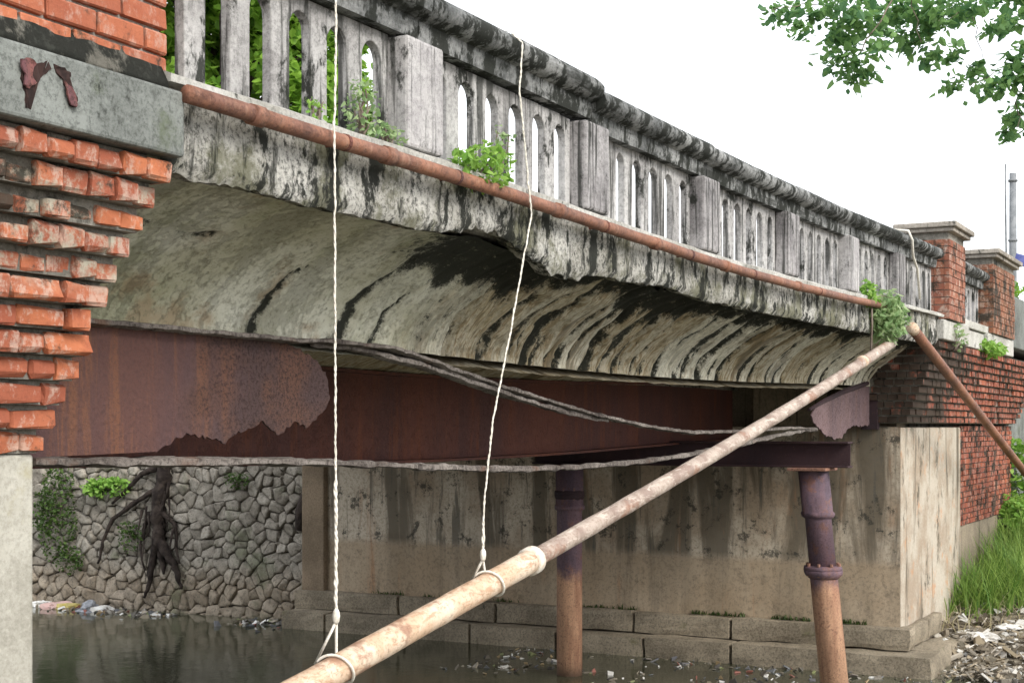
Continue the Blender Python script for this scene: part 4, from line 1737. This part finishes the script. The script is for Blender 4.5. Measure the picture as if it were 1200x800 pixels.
shrub('weed', (p.x, -.05, p.z + .0), (.7, .12, .09), 330, .08, MT['leaf_bush'], 'strip of green weeds on the stone band below the farthest pillar', 9, (p.x, .0, p.z - .06))
p = at(1122, 395, -.08)
shrub('weed', (p.x, -.1, p.z), (.22, .06, .16), 90, .05, MT['leaf_pale'], 'dry weed at the foot of the red brick pillar', 6, (p.x, -.04, p.z - .15))
# plants on the stone wall
for (px, py, rad, n, lab, mt, sz) in [(62, 605, (.16, .45, .80), 1500, 'dark creeper hanging down the stone wall beside the pale pier', 'leaf_ivy', .055),
                                  (118, 570, (.14, .50, .15), 420, 'bright leafy plant on the stone wall under the girder', 'leaf_bush', .085),
                                  (150, 628, (.06, .26, .26), 260, 'small creeper among the roots on the stone wall', 'leaf_ivy', .05),
                                  (270, 562, (.05, .26, .14), 220, 'tuft of green high on the stone wall right of the roots', 'leaf_ivy', .045),
                                  (82, 655, (.08, .30, .24), 320, 'low green tuft on the stone wall above the litter', 'leaf_ivy', .05)]:
    p = atX(px, py, 17.75)
    xx = XW + .06 + .10 * (p.z + 3) - .14
    shrub('wall_plant', (xx, p.y, p.z), rad, n, sz, MT[mt], lab, 7, (xx + .12, p.y, p.z - rad[2] * .3))

# dark strangler roots gripping the stone wall
def wall_pt(px, py, out=.10):
    p = atX(px, py, 17.75)
    return Vector((XW + .06 + .10 * (p.z + 3) - out, p.y, p.z))


rtree = empty('root_tree', tuple(wall_pt(180, 690)), 'dark tree stump with forked roots gripping the stone wall', 'tree')
mb = MB()
for path, r0, r1 in [([(182, 530), (183, 560), (180, 590), (182, 620), (185, 640)], .14, .09), ([(185, 635), (198, 655), (207, 672), (212, 690)], .09, .025),
                     ([(183, 630), (178, 655), (174, 685), (172, 700)], .08, .02), ([(184, 640), (188, 660), (192, 672)], .07, .02),
                     ([(175, 575), (150, 590), (128, 608), (118, 635), (112, 660)], .05, .02), ([(180, 600), (165, 615), (162, 640)], .06, .015),
                     ([(182, 545), (160, 555), (140, 575), (125, 590)], .06, .02), ([(186, 600), (200, 615), (203, 640), (210, 660)], .05, .012)]:
    P = [wall_pt(a, b, .12) + Vector((rt.uniform(-.03, .02), 0, 0)) for a, b in path]
    fine = []
    for a, b in zip(P[:-1], P[1:]):
        fine += [a.lerp(b, i / 5) for i in range(5)]
    fine.append(P[-1])
    n = len(fine)
    fine = [p + Vector((.03 * nz(i * .6, r0 * 50), .035 * nz(i * .5, r0 * 70, 4), 0)) for i, p in enumerate(fine)]
    mb.tube(fine, [(r0 + (r1 - r0) * i / (n - 1)) * (1 + .3 * nz(i * .8, r0 * 90)) for i in range(n)], 10)
for _ in range(12):
    a, b = rt.uniform(160, 205), rt.uniform(560, 640)
    P = [wall_pt(a, b, .16), wall_pt(a + rt.uniform(-6, 6), b + rt.uniform(15, 25), .17), wall_pt(a + rt.uniform(-9, 9), b + rt.uniform(30, 60), .12)]
    mb.tube(P, [rt.uniform(.012, .03), rt.uniform(.008, .02), .005], 6)
mb.build('roots', MT['bark'], rtree, True)
mb = MB()
P = [wall_pt(a, b, .1) for a, b in [(352, 580), (349, 600), (346, 622)]]
mb.tube(P, [.09, .12, .07], 9)
o = mb.build('root_stub', MT['bark'], None, True, base=tuple(P[-1]))
tag(o, 'dark root stub at the right edge of the stone wall beside the pilaster', 'root')

# grass and shrubs on the right bank
mb = MB()
rg = random.Random(5)


def blade(mb, p, h, lean, w):
    a = rg.uniform(0, 2 * pi)
    dx, dy = cos(a), sin(a)
    sx, sy = -dy * w, dx * w
    vs = []
    for k in range(4):
        t = k / 3
        q = (p[0] + dx * lean * t * t, p[1] + dy * lean * t * t, p[2] + h * (t - .25 * t * t * lean / max(h, .01)))
        ww = (1 - t * .92)
        vs += [(q[0] - sx * ww, q[1] - sy * ww, q[2]), (q[0] + sx * ww, q[1] + sy * ww, q[2])]
    mb.add(vs, [(0, 1, 3, 2), (2, 3, 5, 4), (4, 5, 7, 6)])


for _ in range(80):
    x, y = rg.uniform(19.8, 25.5), rg.uniform(-2.4, .42)
    if x < 20.6 + max(0, -y) * .5: continue
    for _ in range(110):
        q = (x + rg.gauss(0, .22), min(.46, y + rg.gauss(0, .22)))
        blade(mb, (q[0], q[1], ground_h(*q) - .03), rg.uniform(.3, .85), rg.uniform(.15, .7), rg.uniform(.007, .015))
o = mb.build('grass', MT['grass'], fix=False)
tag(o, 'tall bright grass on the right bank beside the abutment', 'grass', kind='stuff')
mb = MB()
for _ in range(700):
    q = (rg.uniform(19.4, 23.0), rg.uniform(-2.2, .45))
    blade(mb, (q[0], q[1], ground_h(*q)), rg.uniform(.15, .5), rg.uniform(.3, .7), rg.uniform(.005, .009))
o = mb.build('dry_grass', MT['dry'], fix=False)
tag(o, 'dry straw coloured grass stalks at the foot of the bank', 'grass', kind='stuff')
for (px, py, w, rad, n, lab) in [(1196, 560, 25, (.5, .5, .7), 900, 'leafy shrub growing against the far brickwork at the right edge'),
                                 (1190, 610, 24, (.6, .5, .4), 700, 'green shrub above the bank grass at the right edge'),
                                 (1196, 460, 29, (.7, .6, 1.0), 900, 'dark climbing shrub beyond the corner of the far brickwork'),
                                 (1200, 372, 33, (1.0, 1.0, .8), 800, 'sunlit bush behind the farthest brick pillar')]:
    c = by_depth(px, py, w)
    shrub('shrub', c, rad, n, .12, MT['leaf_tree'] if py < 400 else MT['leaf_ivy'] if py < 500 else MT['leaf_bush'], lab, 8, (c.x, c.y, c.z - rad[2] * 1.2))

# moss line on top of the plinth
mb = MB()
for (y0, y1, n) in ((.9, 3.6, 420), (3.8, 8.5, 260)):
    for _ in range(n):
        y = rg.uniform(y0, y1)
        if nz(y * 1.6, 2.2) < -.05: continue
        blade(mb, (XA - rg.uniform(.01, .06), y, -2.40), rg.uniform(.02, .09), rg.uniform(.02, .08), rg.uniform(.006, .014))
MT['moss'] = leaf_mat('plinth_moss', (.025, .05, .012), (.07, .10, .025), .2)
tag(mb.build('moss', MT['moss'], fix=False), 'line of dark moss along the top of the stone plinth', 'moss', kind='stuff')

# ================================================================== LITTER AND RUBBLE
rl = random.Random(9)


def chip(mb, c, s, flat=.35):
    k = rl.choice((4, 5, 6))
    ang = sorted(rl.uniform(0, 2 * pi) for _ in range(k))
    if len(ang) < 3: return
    R = Matrix.Rotation(rl.uniform(0, 6.28), 3, 'Z') @ Matrix.Rotation(rl.gauss(0, .45), 3, 'X') @ Matrix.Rotation(rl.gauss(0, .45), 3, 'Y')
    top = [Vector((cos(a) * s * rl.uniform(.6, 1.1), sin(a) * s * rl.uniform(.4, 1.0), s * flat * rl.uniform(.2, .6))) for a in ang]
    bot = [Vector((p.x * 1.1, p.y * 1.1, -s * flat * .4)) for p in top]
    vs = [Vector(c) + R @ p for p in top + bot]
    mb.add(vs, [tuple(range(k)), tuple(range(2 * k - 1, k - 1, -1))] + [(i, i + k, (i + 1) % k + k, (i + 1) % k) for i in range(k)])


mb = MB()
for _ in range(1500):
    x, y = rl.uniform(11.5, 17.2), rl.uniform(-.8, 5.5)
    dens = max(0, (x - 12.0) / 5) * (1.15 - abs(y - 1.6) / 5.0)
    if nz(x * .9, y * .9, 4) + dens * .9 < .35: continue
    chip(mb, (x, y, WATER + .008), rl.choice((.02, .03, .03, .05, .07)), .3)
tag(mb.build('floating_litter', MT['litter']), 'litter and dark scum floating on the water by the abutment', 'litter', kind='stuff')
mb = MB()
for _ in range(4200):
    x, y = rl.uniform(17.2, 21.6), rl.uniform(-2.8, .42)
    if x < 18.4 and y > 0 and x > 17.0: continue
    if rl.random() < max(0, (x - 19.8) / 2.2): continue
    h = ground_h(x, y)
    s = rl.choice((.02, .03, .03, .04, .05, .06, .08, .11))
    chip(mb, (x, y, max(h, WATER) + s * .15 + rl.uniform(0, .05)), s, rl.choice((.12, .2, .5)))
tag(mb.build('rubble', MT['rubble']), 'pale rubble and rubbish strewn over the bank at lower right', 'rubble', kind='stuff')


def bag(c, s, mat, label, sq=(1, 1, .5)):
    bm = bmesh.new()
    bmesh.ops.create_icosphere(bm, subdivisions=3, radius=1)
    sd = rl.uniform(0, 99)
    for v in bm.verts:
        f = 1 + .55 * nz(v.co.x * 1.5 + sd, v.co.y * 1.5, v.co.z * 1.5, 4)
        v.co = Vector((v.co.x * s * sq[0] * f, v.co.y * s * sq[1] * f, max(-.02, v.co.z * s * sq[2] * f)))
    me = bpy.data.meshes.new('plastic_bag')
    bm.to_mesh(me)
    bm.free()
    me.materials.append(MT[mat])
    o = new_obj('plastic_bag', me, loc=c)
    o.rotation_euler = (0, 0, rl.uniform(0, 6))
    return tag(o, label, 'plastic bag', 'rubbish at the waterline')


for px, py, s, m, lab in [(72, 722, .17, 'bag_pink', 'pinkish crumpled bag at the foot of the stone wall'), (80, 729, .13, 'bag_yellow', 'yellow crumpled bag lying on the waterline by the stone wall'),
                          (105, 722, .20, 'bag_grey', 'grey crumpled bag right of the yellow one'), (48, 728, .16, 'bag_white', 'pale bag nearest the concrete pier at the waterline'),
                          (118, 730, .12, 'bag_white', 'small white scrap at the right end of the waterline rubbish')]:
    p = atX(px, py, 17.35)
    bag((17.35, p.y, WATER + .005), s, m, lab, (.8, 1.6, .6))
mb = MB()
for _ in range(420):
    y, x = rl.uniform(9.3, 15), 17.5 - abs(rl.gauss(0, .22))
    if nz(y * 1.1, 6.6) + (.35 if y > 12.6 else -.05) < 0: continue
    chip(mb, (x, y, WATER + .01), rl.choice((.03, .04, .06, .09)), .5)
tag(mb.build('shore_litter', MT['litter']), 'small litter washed up along the foot of the stone wall', 'litter', kind='stuff')
for (px, py, s, lab) in [(1152, 748, .21, 'large torn white sheet on the rubble at lower right'), (1182, 738, .16, 'white scrap on the rubble nearest the right edge'),
                         (1130, 742, .11, 'small white scrap on the rubble close to the abutment side')]:
    for w in np.linspace(16, 23, 60):
        p = by_depth(px, py, w)
        if p.z <= ground_h(p.x, p.y) + .04: break
    bag((p.x, p.y, ground_h(p.x, p.y) + .03), s, 'bag_white', lab, (1.2, 1.0, .35))

# ================================================================== UTILITY POLE
c = by_depth(1187, 300, 34)
up = empty('utility_pole', (c.x, c.y, .9), 'grey utility pole with thin conduit at the right edge', 'pole')
mb = MB()
ztop_ = by_depth(1187, 203, 34).z
mb.tube([(c.x, c.y, .8), (c.x, c.y, ztop_)], [.10, .08], 14)
mb.build('pole', MT['pole'], up, True)
mb = MB()
off = Vector((ST, -CT, 0)) * -.17
q = c + off
mb.tube([(q.x + .03, q.y - .05, .8), (q.x, q.y, ztop_ - .9), (q.x, q.y, ztop_ + .22)], .022, 8)
mb.build('conduit', MT['pole'], up, True)
for zz in (ztop_ - .2, ztop_ - 1.6):
    mb = MB()
    mb.tube([(c.x, c.y, zz), (c.x, c.y, zz + .05)], .11, 14)
    mb.build('band', MT['pole'], up, True)
q = by_depth(1197, 303, 30)
mb = MB()
mb.box((q.x - .05, q.y - .9, q.z - .14), (q.x + .25, q.y + .12, q.z + .08))
o = mb.build('awning', MT['blue'], None, base=tuple(q))
o.rotation_euler = (radians(18), 0, 0)
tag(o, 'blue sheet awning edge behind the farthest brick pillar', 'awning')
